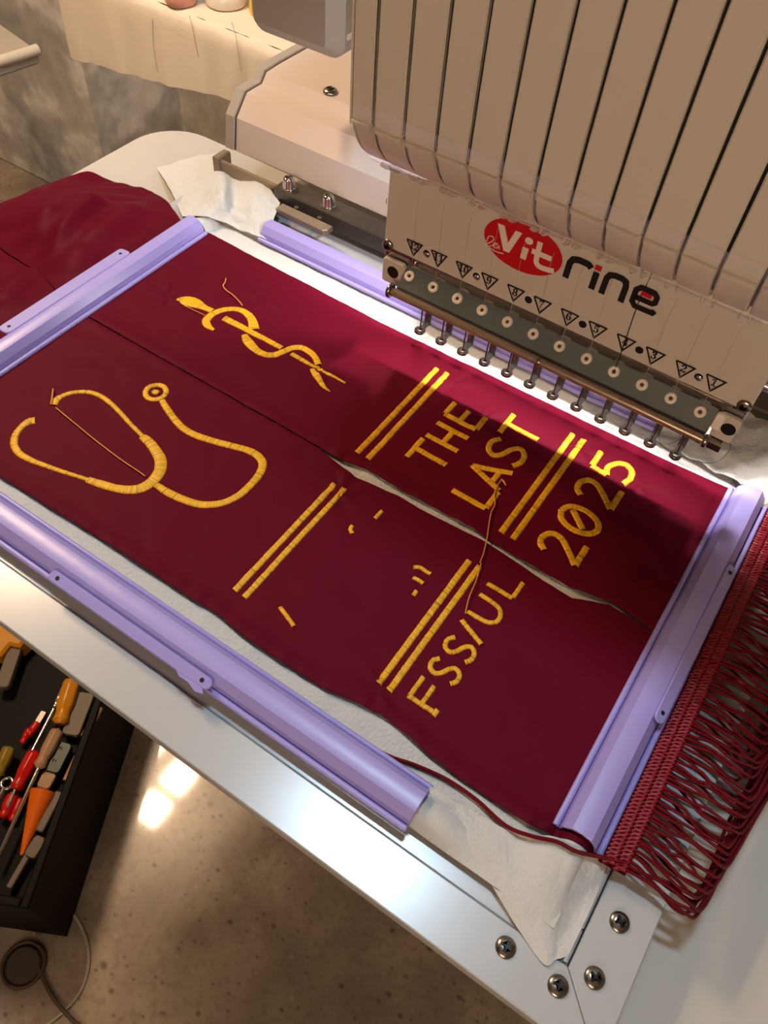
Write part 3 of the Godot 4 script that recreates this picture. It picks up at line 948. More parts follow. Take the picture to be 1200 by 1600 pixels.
	var ringp := [Vector2(0.0019, 0.0130), Vector2(0.0037, 0.0130), Vector2(0.0037, 0.0130), Vector2(0.0041, 0.0134), Vector2(0.0041, 0.0148), Vector2(0.0037, 0.0152), Vector2(0.0037, 0.0152), Vector2(0.0019, 0.0152), Vector2(0.0019, 0.0152), Vector2(0.0019, 0.0130)]
	b.lathe(ringp, Transform3D(Basis(), P(fx, 0.407, 0)), 26)
	box(b, fx - 0.0020, fx + 0.0020, 0.4105, 0.4178, 0.0132, 0.0149, 0.0003)
	box(b, fx - 0.0024, fx + 0.0024, 0.4168, 0.4182, 0.0132, 0.1300, 0.0003)
	var foot0 := put("presser_foot", b, M.foot_steel, o)
	b = B.new()
	b.tube([P(fx, 0.407, 0.0165), P(fx, 0.407, 0.0185), P(fx, 0.407, 0.048)], [0.0002, 0.00055, 0.0006], 8)
	b.tube([P(fx, 0.407, 0.048), P(fx, 0.407, 0.130)], 0.0019, 12)
	var needle0 := put("needle", b, M.dark_steel, o)
	for k in range(1, 12):
		again(foot0, "presser_foot", Vector3(pitch * k, 0, 0), o)
		again(needle0, "needle", Vector3(pitch * k, 0, 0), o)
	# threads down the face plate
	for k in 12:
		var x := u0 + pitch * k
		var pts := [P(x, 0.3540, 0.1640), P(x + 0.0004, 0.3815, 0.1480), P(x - 0.0005, 0.3832, 0.1250), P(x + 0.0006, 0.3832, 0.0900), P(x + 0.0014, 0.3800, 0.0790)]
		loose_thread(o, "needle_thread", pts, 0.00028 if k == 8 else 0.00010, M.dark_thread if k == 8 else M.pale_thread, 4)
	loose_thread(o, "thread_tail", [P(-0.0262, 0.4064, 0.018), P(-0.0185, 0.405, 0.017), P(-0.0094, 0.4056, 0.017), P(-0.0003, 0.4071, 0.017), P(0.009, 0.4116, 0.018), P(0.0129, 0.4143, 0.022), P(0.0138, 0.4144, 0.03), P(0.0123, 0.4074, 0.042), P(0.0068, 0.3795, 0.0660)], 0.00026, M.dark_thread)
	loose_thread(o, "thread_tail", [P(-0.024, 0.4088, 0.018), P(-0.02, 0.4082, 0.02), P(-0.017, 0.408, 0.024), P(-0.0159, 0.4062, 0.03), P(-0.0175, 0.4004, 0.04)], 0.00026, M.dark_thread)
	# lamp strip under the head, behind the needle case
	b = B.new()
	box(b, -0.2100, -0.0100, 0.4115, 0.4155, 0.1240, 0.1300, 0.0)
	put("lamp_strip", b, M.lamp_led, o)
	b = B.new()
	box(b, -0.2140, -0.2110, 0.4085, 0.4185, 0.1190, 0.1300, 0.0)
	box(b, -0.0090, -0.0060, 0.4085, 0.4185, 0.1190, 0.1300, 0.0)
	put("lamp_end", b, M.lamp_led, o)
	b = B.new()
	box(b, -0.2250, 0.0087, 0.3890, 0.60, 0.1310, 0.1560, 0.001)
	put("head_underside", b, M.machine_grey, o)
	b = B.new()
	box(b, -0.2200, 0.0080, 0.4195, 0.4205, 0.0460, 0.1310, 0.0003)
	put("lamp_shade", b, M.dark_steel, o)
	# drive beam with its end cap
	var bp := [Vector2(0.5037, 0.0185), Vector2(0.5079, 0.0452), Vector2(0.5232, 0.0611), Vector2(0.5431, 0.0612), Vector2(0.5501, 0.0685), Vector2(0.5680, 0.0693), Vector2(0.6300, 0.0693), Vector2(0.6300, 0.0185)]
	b = B.new()
	b.prism(bp, -0.4640, 0.40, Transform3D(BU, P(0, 0, 0)), 0.0006)
	var beam := put("drive_beam", b, M.beam_paint, o)
	b = B.new()
	b.prism([Vector2(0.5025, 0.0178), Vector2(0.5068, 0.0457), Vector2(0.5226, 0.0620), Vector2(0.5427, 0.0621), Vector2(0.5496, 0.0694), Vector2(0.5680, 0.0703), Vector2(0.6310, 0.0703), Vector2(0.6310, 0.0178)], -0.4752, -0.4650, Transform3D(BU, P(0, 0, 0)), 0.0008)
	put("end_cap", b, M.machine_grey, beam)
	b = B.new()
	b.prism([Vector2(0.5033, 0.0186), Vector2(0.5079, 0.0459), Vector2(0.5230, 0.0613), Vector2(0.5430, 0.0614), Vector2(0.5499, 0.0687), Vector2(0.5680, 0.0695), Vector2(0.6300, 0.0695), Vector2(0.6300, 0.0186)], -0.4651, -0.4640, Transform3D(BU, P(0, 0, 0)))
	put("cap_seam", b, M.rubber_grey, beam)
	screw(beam, P(-0.4012, 0.5568, 0.0695), 0.0062)
	b = B.new()
	for s in [[[-0.3085, 0.0395], [-0.3062, 0.0392], [-0.3062, 0.0372], [-0.3078, 0.0366]], [[-0.3075, 0.0335], [-0.3072, 0.0290]], [[-0.3045, 0.0350], [-0.3042, 0.0285]], [[-0.3015, 0.0325], [-0.3012, 0.0282]]]:
		var mid: Array = s.map(func(q): return Vector2(q[0], q[1]))
		var slope := 0.0042 / 0.0267
		var rr := []
		for i in mid.size():
			rr.append(PackedVector3Array([P(mid[i].x - 0.0004, 0.5037 + (mid[i].y - 0.0185) * slope - 0.0003, mid[i].y), P(mid[i].x + 0.0004, 0.5037 + (mid[i].y - 0.0185) * slope - 0.0003, mid[i].y)]))
		b.grid(rr, false, Vector3(0, 0, 1))
	put("beam_marking", b, M.rubber_grey, beam)
	# carriage and frame holder
	b = B.new()
	box(b, -0.4040, 0.10, 0.4790, 0.4990, 0.0030, 0.0180, 0.0012, 0.004)
	var car := put("carriage_bar", b, M.carriage, o)
	for k in 2:
		var at := P([-0.3927, -0.3517][k], 0.4872, 0.018)
		b = B.new()
		b.lathe([Vector2(0.0062, 0), Vector2(0.0062, 0.001), Vector2(0.0062, 0.001), Vector2(0.0056, 0.0014), Vector2(0.0046, 0.0080), Vector2(0.0040, 0.0092), Vector2(0.0030, 0.0095), Vector2(0.0030, 0.0095), Vector2(0.0027, 0.0070), Vector2(0.0027, 0.0070), Vector2(0.0, 0.0070)], Transform3D(Basis(), at), 22)
		put("clamp_knob", b, M.chrome, car)
	b = B.new()
	b.prism([Vector2(-0.3985, 0.4700), Vector2(-0.3480, 0.4690), Vector2(-0.3450, 0.4720), Vector2(-0.3450, 0.4792), Vector2(-0.3985, 0.4792)].map(func(q): return Vector2(q.x * 0.96 - 0.006, q.y - 0.0060)), 0.0070, 0.0125, at_table(), 0.0006)
	var holder := put("frame_holder", b, M.bracket, o)
	for q in [P(-0.3758, 0.4753, 0.0125), P(-0.3524, 0.4757, 0.0125)]:
		b = B.new()
		b.prism(circle(Vector2(q.x, -q.z), 0.0021, 14), 0.0125, 0.01265, at_table())
		put("holder_hole", b, M.wood, holder)
	b = B.new()
	box(b, -0.4680, -0.4050, 0.4860, 0.4895, 0.0000, 0.0150, 0.0006)
	box(b, -0.4680, -0.4050, 0.4860, 0.5020, 0.0000, 0.0030, 0.0006)
	put("carriage_channel", b, M.bracket, o)
	b = B.new()
	box(b, -0.4740, -0.4670, 0.4845, 0.5000, -0.0020, 0.0180, 0.0012)
	put("channel_end", b, M.bracket, o)
	# grey housing that hangs above the beam
	b = B.new()
	b.prism(rrect(-0.4290, 0.1300, -0.3450, 0.40, 0.012, 5), -0.60, -0.4860, Transform3D(BF, P(0, 0, 0)), 0.010)
	var hous := put("control_housing", b, M.housing, o)
	b = B.new()
	box(b, -0.3452, -0.3440, 0.4980, 0.5500, 0.1440, 0.1480, 0.0003)
	put("housing_trim", b, M.machine_white, hous)
	b = B.new()
	box(b, -0.40, -0.36, 0.54, 0.60, 0.38, 0.44)
	box(b, -0.40, -0.10, 0.56, 0.62, 0.40, 0.44)
	put("housing_arm", b, M.machine_grey, o)

# ---------------------------------------------------------------- tools and background
const LOW := -0.76
func along(a: Vector3, b: Vector3, roll := 0.0) -> Transform3D:       # a frame whose y runs from a to b
	var y := (b - a).normalized()
	var x := y.cross(Vector3.UP).normalized()
	var z := x.cross(y)
	return Transform3D(Basis(x, y, z) * Basis(Vector3.UP, roll), a)

func handle(b: B, a: Vector3, e: Vector3, r: float, flutes := true) -> void:
	var l := a.distance_to(e)
	var xf := along(a, e)
	var rows := []
	for i in 15:
		var t := i / 14.0
		var w := r * (sin(PI * clampf(t * 5.0, 0.0, 0.5)) * 0.98 + 0.02) * (1.0 - 0.22 * smoothstep(0.55, 0.75, t) + 0.16 * smoothstep(0.82, 0.9, t))
		if i == 14: w *= 0.5
		var row := PackedVector3Array()
		for k in 24:
			var q := w * (1.0 - (0.12 * maxf(0.0, cos(6.0 * TAU * k / 24)) if flutes and t > 0.1 and t < 0.75 else 0.0))
			row.append(xf * Vector3(cos(TAU * k / 24) * q, t * l, sin(TAU * k / 24) * q))
		rows.append(row)
	b.grid(rows, true)
	b.flat(Array(rows[0]), a - e); b.flat(Array(rows[14]), e - a)

func driver(label: String, a: Vector3, e: Vector3, tip: Vector3, r: float, m: Material) -> void:
	var o := thing("screwdriver", (a + e) / 2 - Vector3(0, r, 0), label, "screwdriver", "tools in the black toolbox")
	var b := B.new()
	handle(b, a, e, r)
	put("handle", b, m, o)
	if tip != e:
		b = B.new()
		b.tube([e, tip], 0.0028, 10)
		put("shaft", b, M.chrome, o)

func bar_tool(b: B, a: Vector3, e: Vector3, w: float, t: float, bev := 0.001) -> void:
	b.prism(rrect(-w / 2, 0, w / 2, a.distance_to(e), minf(w * 0.3, 0.006)), -t / 2, t / 2, along(a, e), bev)

func toolbox() -> void:
	var d := Vector2(0.4516, -0.8922)
	var nrm := Vector2(-0.8922, -0.4516)
	var c := Vector2(-0.569, 0.2325)
	var pt := func(s: float, t: float) -> Vector2: return c + d * s + nrm * t
	var o := thing("toolbox", P(pt.call(0.07, 0.16).x, pt.call(0.07, 0.16).y, -0.95), "open black toolbox on the concrete floor full of hand tools", "toolbox")
	var x := at_table()
	var wall := func(s0: float, s1: float, t0: float, t1: float, h0: float, h1: float) -> void:
		var b := B.new()
		b.prism([pt.call(s0, t0), pt.call(s1, t0), pt.call(s1, t1), pt.call(s0, t1)], h0, h1, x, 0.002)
		put("side_wall", b, M.box_black, o)
	wall.call(-0.18, 0.30, 0.0, 0.012, -0.95, -0.75)
	wall.call(-0.18, 0.30, 0.32, 0.332, -0.95, -0.75)
	wall.call(-0.18, -0.168, 0.012, 0.32, -0.95, -0.75)
	wall.call(0.288, 0.30, 0.012, 0.32, -0.95, -0.75)
	var b := B.new()
	b.prism([pt.call(-0.168, 0.012), pt.call(0.288, 0.012), pt.call(0.288, 0.32), pt.call(-0.168, 0.32)], -0.95, LOW - 0.014, x)
	put("tray", b, M.box_black, o)
	var g := "tools in the black toolbox"
	driver("amber yellow fluted screwdriver handle at the top of the toolbox", P(-0.6222, 0.2198, -0.75), P(-0.5848, 0.1575, -0.75), P(-0.5848, 0.1575, -0.75), 0.0130, M.tool_yellow)
	driver("long steel screwdriver with a beige handle crossing the toolbox", P(-0.5787, 0.1523, -0.745), P(-0.5583, 0.0961, -0.745), P(-0.5092, -0.0188, -0.745), 0.0095, M.tool_beige)
	driver("red screwdriver handle beside the long steel shaft", P(-0.5835, 0.1128, -0.752), P(-0.564, 0.058, -0.752), P(-0.5535, 0.0357, -0.752), 0.0105, M.tool_red)
	driver("olive yellow screwdriver handle at the left edge of the photo", P(-0.6176, 0.0957, -0.752), P(-0.599, 0.0572, -0.752), P(-0.5894, 0.0381, -0.752), 0.0095, M.tool_olive)
	driver("slim steel screwdriver shaft above the red handle", P(-0.6238, 0.2028, -0.749), P(-0.6087, 0.169, -0.749), P(-0.5856, 0.1077, -0.749), 0.0035, M.chrome)
	# red pliers with oval grips
	var t := thing("pliers", P(-0.5673, 0.0387, -0.775), "red handled pliers below the red screwdriver", "pliers", g)
	b = B.new(); handle(b, P(-0.5642, 0.0537, -0.758), P(-0.5513, 0.0227, -0.758), 0.0085, false); put("grip", b, M.tool_red, t)
	b = B.new(); handle(b, P(-0.5545, 0.0563, -0.764), P(-0.5404, 0.0262, -0.764), 0.0070, false); put("grip", b, M.tool_red, t)
	b = B.new(); bar_tool(b, P(-0.5755, 0.0779, -0.762), P(-0.5634, 0.0515, -0.762), 0.012, 0.008); put("jaw", b, M.steel, t)
	t = thing("pliers", P(-0.6225, 0.1312, -0.775), "red pliers lying above the red screwdriver handle", "pliers", g)
	b = B.new(); handle(b, P(-0.6159, 0.1438, -0.757), P(-0.6115, 0.1209, -0.757), 0.0060, false); put("grip", b, M.tool_red, t)
	b = B.new(); handle(b, P(-0.6206, 0.1315, -0.763), P(-0.6132, 0.1085, -0.763), 0.0055, false); put("grip", b, M.tool_red, t)
	b = B.new(); bar_tool(b, P(-0.622, 0.1603, -0.76), P(-0.616, 0.1404, -0.76), 0.010, 0.007); put("jaw", b, M.steel, t)
	t = thing("utility_knife", P(-0.576, 0.1545, -0.775), "flat grey and green knife handle with two bright rivets", "knife", g)
	b = B.new(); bar_tool(b, P(-0.592, 0.2153, -0.758), P(-0.5632, 0.1554, -0.758), 0.026, 0.010); put("handle", b, M.tool_grey, t)
	b = B.new(); bar_tool(b, P(-0.5589, 0.1435, -0.756), P(-0.5437, 0.1021, -0.756), 0.024, 0.012); put("grip", b, M.tool_green, t)
	for q in [P(-0.5567, 0.134, -0.7495), P(-0.5508, 0.1166, -0.7495)]:
		b = B.new(); b.lathe([Vector2(0.0028, 0), Vector2(0.0022, 0.0012), Vector2(0, 0.0016)], Transform3D(Basis(), q), 14); put("rivet", b, M.chrome, t)
	t = thing("scraper", P(-0.5503, 0.0898, -0.775), "pale worn scraper blade between green grip and orange cone", "scraper", g)
	b = B.new(); bar_tool(b, P(-0.5455, 0.1034, -0.757), P(-0.5379, 0.0803, -0.757), 0.020, 0.006); put("blade", b, M.tool_beige, t)
	b = B.new(); bar_tool(b, P(-0.5406, 0.084, -0.76), P(-0.5281, 0.05, -0.76), 0.016, 0.010); put("handle", b, M.wood, t)
	t = thing("pencil", P(-0.5617, 0.1911, -0.775), "pale round wooden stick near the toolbox edge, upper one", "pencil", g)
	b = B.new(); b.tube([P(-0.56, 0.2102, -0.757), P(-0.5458, 0.1649, -0.757)], 0.0055, 12); put("stick", b, M.tool_beige, t)
	t = thing("pencil", P(-0.5347, 0.1254, -0.775), "pale round wooden stick near the toolbox edge, lower one", "pencil", g)
	b = B.new(); b.tube([P(-0.5322, 0.1397, -0.757), P(-0.5195, 0.1062, -0.757)], 0.0050, 12); put("stick", b, M.tool_beige, t)
	t = thing("nozzle", P(-0.5241, 0.0455, -0.775), "orange tapered plastic nozzle pointing down the toolbox", "nozzle", g)
	b = B.new()
	var a := P(-0.5315, 0.0785, -0.752)
	var e := P(-0.4943, 0.0046, -0.76)
	b.lathe([Vector2(0, 0), Vector2(0.0170, 0), Vector2(0.0170, 0), Vector2(0.0165, 0.006), Vector2(0.0025, a.distance_to(e)), Vector2(0, a.distance_to(e))], along(a, e), 20); put("cone", b, M.tool_orange, t)
	t = thing("chisel", P(-0.5108, 0.0653, -0.775), "dark grey square bar lying right of the orange nozzle", "chisel", g)
	b = B.new(); bar_tool(b, P(-0.514, 0.0906, -0.757), P(-0.4963, 0.0381, -0.757), 0.011, 0.010); put("blade", b, M.tool_grey, t)
	t = thing("socket_spanner", P(-0.4968, 0.0254, -0.775), "grey metal spanner end at the bottom of the toolbox", "spanner", g)
	b = B.new(); bar_tool(b, P(-0.4885, 0.0355, -0.757), P(-0.4823, 0.0081, -0.757), 0.017, 0.009); put("head", b, M.tool_grey, t)
	b = B.new(); bar_tool(b, P(-0.4874, 0.0094, -0.76), P(-0.476, -0.0325, -0.76), 0.008, 0.007); put("shank", b, M.tool_grey, t)
	t = thing("ring_spanner", P(-0.5924, 0.0559, -0.775), "bright ring spanner beside the red handle at photo's left edge", "spanner", g)
	b = B.new()
	var tor := []
	for i in 13: tor.append(Vector2(0.0075 + 0.0025 * cos(-TAU * i / 12), 0.0025 * sin(-TAU * i / 12)))
	b.lathe(tor, Transform3D(Basis(), P(-0.58, 0.0575, -0.752)), 20); put("ring", b, M.chrome, t)
	b = B.new(); b.tube([P(-0.578, 0.0503, -0.752), P(-0.5688, 0.025, -0.752)], 0.003, 8); put("shank", b, M.chrome, t)
	t = thing("tape_measure", P(-0.7721, 0.2009, -0.775), "yellow plastic tool body at the left edge under the front bar", "tape measure", g)
	b = B.new()
	b.prism([Vector2(-0.045, 0.06), Vector2(0.028, 0.045), Vector2(0.030, 0.012), Vector2(0.016, 0.006), Vector2(0.020, -0.014), Vector2(0.002, -0.020), Vector2(0.0, -0.034), Vector2(-0.045, -0.030)].map(func(q): return q + Vector2(P(-0.7491, 0.1949, -0.74).x, -P(-0.7491, 0.1949, -0.74).z)), -0.772, -0.735, at_table(), 0.004); put("case", b, M.tool_yellow, t)
	b = B.new(); bar_tool(b, P(-0.7366, 0.2171, -0.75), P(-0.6939, 0.1484, -0.75), 0.020, 0.012); put("strap", b, M.tool_grey, t)

func jar(label: String, u: float, v: float, r: float, base: Material, body: Material) -> void:
	var at := P(u, v, -0.165)
	var o := thing("jar", at, label, "jar", "jars on the draped table")
	var b := B.new()
	b.lathe([Vector2(0, 0), Vector2(r * 0.9, 0), Vector2(r * 0.98, 0.003), Vector2(r, 0.008), Vector2(r * 0.98, 0.016), Vector2(r * 0.86, 0.020)], Transform3D(Basis(), at), 32)
	put("base", b, base, o)
	b = B.new()
	b.lathe([Vector2(r * 0.86, 0.019), Vector2(r * 0.9, 0.03), Vector2(r * 0.9, 0.09), Vector2(r * 0.5, 0.105), Vector2(r * 0.45, 0.12), Vector2(0, 0.12)], Transform3D(Basis(), at), 32)
	put("body", b, body, o)

func background() -> void:
	# draped table behind the machine
	var o := thing("side_table", P(-0.75, 1.2, -0.95), "dark wooden table under the cream tablecloth behind the machine", "table")
	var b := B.new()
	box(b, -1.28, -0.15, 1.01, 1.42, -0.195, -0.168, 0.002)
	put("tabletop", b, M.wood, o)
	for q in [[-0.62, 1.10], [-0.2, 1.10], [-0.62, 1.36], [-0.2, 1.36]]:
		b = B.new()
		box(b, q[0], q[0] + 0.05, q[1], q[1] + 0.05, -0.95, -0.195, 0.003)
		put("leg", b, M.wood, o)
	var rows := []
	for i in 91:
		var u := lerpf(-1.305, -0.12, i / 90.0)
		var low := lerpf(-0.316, -0.270, clampf((u + 1.29) / 0.36, 0.0, 1.0)) + 0.004 * wav.get_noise_1d(u * 90.0)
		var fold := 0.006 * wav.get_noise_1d(u * 420.0 + 70.0)
		var row := PackedVector3Array()
		for q in [[1.44, -0.1655], [1.2, -0.165], [1.06, -0.1652], [1.018, -0.166], [1.006, -0.170], [1.001, -0.180]]: row.append(P(u, q[0], q[1] + 0.0012 * wav.get_noise_2d(u * 400.0, q[0] * 400.0)))
		for k in 10:
			var t := (k + 1) / 10.0
			row.append(P(u, 1.000 - 0.004 * t - fold * t * 1.6, lerpf(-0.182, low, t)))
		rows.append(row)
	b = B.new()
	sheet(rows, 0.0012, b)
	var cl := thing("tablecloth", P(-0.7, 1.0, -0.31), "cream cloth hanging over the front of the table behind the machine", "tablecloth")
	put("front_drop", b, M.tablecloth, cl)
	rows = []
	for i in 25:
		var v := lerpf(0.998, 1.44, i / 24.0)
		var row := PackedVector3Array()
		for k in 10:
			var t := k / 9.0
			row.append(P(-1.300 - 0.006 * t - 0.005 * t * wav.get_noise_1d(v * 500.0), v, lerpf(-0.166, -0.318, t)))
		rows.append(row)
	b = B.new()
	b.grid(rows, false, Vector3(-1, 0, 0))
	put("side_drop", b, M.tablecloth, cl)
	for p in [[P(-1.0774, 0.999, -0.1915), P(-1.0831, 0.9985, -0.2322), P(-1.0823, 0.997, -0.2748)], [P(-0.993, 0.999, -0.1627), P(-0.9879, 0.998, -0.1853), P(-0.9821, 0.997, -0.222)], [P(-0.9057, 0.999, -0.1479), P(-0.8992, 0.998, -0.1648), P(-0.8955, 0.997, -0.1867), P(-0.8912, 0.996, -0.2158)]]:
		loose_thread(cl, "hanging_thread", p, 0.0005, M.crease_thread, 5)
	jar("white footed jar with a pink body, leftmost on the draped table", -1.0387, 1.030, 0.026, M.jar_pink, M.jar_white)
	jar("pearl white footed jar with orange contents on the draped table", -0.9834, 1.075, 0.034, M.jar_white, M.jar_orange)
	jar("bright yellow rounded jar nearest the machine on the draped table", -0.9140, 1.090, 0.026, M.jar_yellow, M.jar_yellow)
	jar("dark blue jar between the two white footed jars", -1.030, 1.105, 0.022, M.jar_blue, M.jar_blue)
	# pale slab edge at the upper left
	var sl := thing("stone_ledge", P(-1.58, 1.2, -0.47), "pale slab with a rounded lip sticking out at the wall's upper left", "ledge")
	b = B.new()
	b.prism([P(-1.866, 1.1746, -0.41), P(-1.6948, 1.1382, -0.41), P(-1.5567, 1.1093, -0.41), P(-1.5701, 1.0279, -0.41), P(-1.5865, 0.9469, -0.41)].map(func(q): return Vector2(q.x, -q.z)), -0.445, -0.41, at_table(), 0.006)
	put("slab", b, M.paint, sl)
	b = B.new()
	b.tube([P(-1.5569, 1.1129, -0.415), P(-1.5618, 1.0849, -0.415), P(-1.5733, 1.0287, -0.415), P(-1.5899, 0.9476, -0.415)], 0.011, 12)
	put("rounded_lip", b, M.jar_white, sl)
	# things on the floor
	var cb := thing("white_cable", P(-0.45, -0.07, -0.95), "thin white cable looped on the concrete floor", "cable")
	loose_thread(cb, "cable", [P(-0.5517, -0.1023, -0.948), P(-0.5302, -0.0741, -0.948), P(-0.5028, -0.0385, -0.948), P(-0.4785, -0.0176, -0.948), P(-0.4468, -0.0096, -0.948), P(-0.4063, -0.0232, -0.948), P(-0.3798, -0.045, -0.948), P(-0.366, -0.0742, -0.948), P(-0.367, -0.1029, -0.948), P(-0.3736, -0.1257, -0.948), P(-0.3873, -0.153, -0.948)], 0.0024, M.cable_white, 8)
	cb = thing("brown_cable", P(-0.38, -0.1, -0.95), "thin brown cable beside the round cap on the floor", "cable")
	loose_thread(cb, "cable", [P(-0.4371, -0.0845, -0.945), P(-0.4145, -0.0932, -0.945), P(-0.3875, -0.1004, -0.945), P(-0.3656, -0.1025, -0.943), P(-0.3378, -0.1036, -0.945), P(-0.3024, -0.1048, -0.945)], 0.0028, M.cable_brown, 8)
	cb = thing("round_cap", P(-0.4563, -0.0949, -0.95), "dull dark round cap with a raised rim on the floor", "cap")
	b = B.new()
	b.lathe([Vector2(0.026, 0), Vector2(0.026, 0.004), Vector2(0.026, 0.004), Vector2(0.022, 0.009), Vector2(0.022, 0.009), Vector2(0.0, 0.009)], Transform3D(Basis(), P(-0.4563, -0.0949, -0.95)), 28)
	put("cap", b, M.rubber_grey, cb)
	b = B.new()
	var tor := []
	for i in 11: tor.append(Vector2(0.029 + 0.003 * cos(-TAU * i / 10), 0.004 + 0.004 * sin(-TAU * i / 10)))
	b.lathe(tor, Transform3D(Basis(), P(-0.4563, -0.0949, -0.95)), 28)
	put("rim", b, M.cable_brown, cb)

func lamp(called: String, label: String, places: Array, size: Vector2, m: Material) -> void:
	var at: Vector3 = places[0]
	var o := thing(called, at, label, "lamp")
	var b := B.new()
	b.prism(rrect(at.x - size.x / 2 - 0.02, -at.z - size.y / 2 - 0.02, at.x + size.x / 2 + 0.02, -at.z + size.y / 2 + 0.02, 0.01), at.y - T + 0.006, at.y - T + 0.05, at_table(), 0.004)
	put("housing", b, M.machine_white, o)
	b = B.new()
	b.prism(rrect(at.x - size.x / 2, -at.z - size.y / 2, at.x + size.x / 2, -at.z + size.y / 2, 0.005), at.y - T, at.y - T + 0.008, at_table())
	put("lamp_panel", b, m, o)
	if at.y - T < 1.6:
		b = B.new()
		b.tube([at + Vector3(0, 0.045, 0), Vector3(at.x, T + 1.75, at.z)], 0.004, 8)
		put("cord", b, M.black, o)

func light(called: String, at: Vector3, size: Vector2, col: Color, energy: float, turn := Vector3(-90, 0, 0)) -> void:
	var l := AreaLight3D.new()
	l.name = called
	l.position = at
	l.rotation_degrees = turn
	l.area_size = size
	l.light_color = col
	l.light_energy = energy
	l.set("area_range", 8.0)
	l.shadow_enabled = true
	add_child(l)

func room() -> void:
	var x := at_table()
	var b := B.new()
	box(b, -3.2, 2.6, -2.6, 2.2, -1.05, -0.95)
	struct("floor", b, M.floor)
	b = B.new()
	box(b, -3.2, 2.6, -2.6, 2.2, 1.75, 1.85)
	struct("ceiling", b, M.paint)
	b = B.new()
	box(b, -3.1, 2.5, 1.6, 1.7, -0.95, 1.75)
	struct("wall_back", b, M.plaster)
	b = B.new()
	box(b, -3.1, -1.665, 1.3, 1.6, -0.95, 1.75, 0.004)
	struct("wall_pier", b, M.plaster)
	b = B.new()
	box(b, -3.1, 2.5, -2.5, -2.4, -0.95, 1.75)
	struct("wall_front", b, M.paint)
	b = B.new()
	box(b, -3.1, -3.0, -2.4, 1.3, -0.95, 1.75)
	struct("wall_left", b, M.plaster)
	b = B.new()
	box(b, 2.4, 2.5, -2.4, 1.6, -0.95, 1.75)
	struct("wall_right", b, M.paint)

func worktable() -> void:
	var o := thing("machine_table", P(0.0, 0.3, -0.95), "white laminate machine table with rounded corners under the border frame", "table")
	var p := PackedVector2Array()
	var r := 0.050
	for i in 9:
		var a := PI / 2 + PI / 2 * i / 8
		p.append(Vector2(-0.612 + r + cos(a) * r, 0.5690 - r + sin(a) * r))
	p.append_array(PackedVector2Array([Vector2(-0.612, 0.13), Vector2(-0.59, 0.097), Vector2(0.078, 0.097), Vector2(0.084, 0.090), Vector2(0.084, -0.18), Vector2(0.70, -0.18), Vector2(0.70, 0.5690)]))
	var b := B.new()
	b.prism(p, -0.052, -0.030, at_table(), 0.0025)
	put("tabletop", b, M.laminate, o)
	for q in [[-0.40, 0.40], [-0.06, 0.40], [0.60, 0.40], [0.60, 0.0]]:
		b = B.new()
		box(b, q[0], q[0] + 0.04, q[1], q[1] + 0.04, -0.95, -0.052, 0.002)
		put("leg", b, M.dark_steel, o)
	for q in [[-0.36, 0.10, 0.405, 0.435], [-0.06, 0.60, 0.405, 0.435]]:
		b = B.new()
		box(b, q[0], q[1], q[2], q[3], -0.10, -0.052, 0.002)
		put("apron_rail", b, M.dark_steel, o)

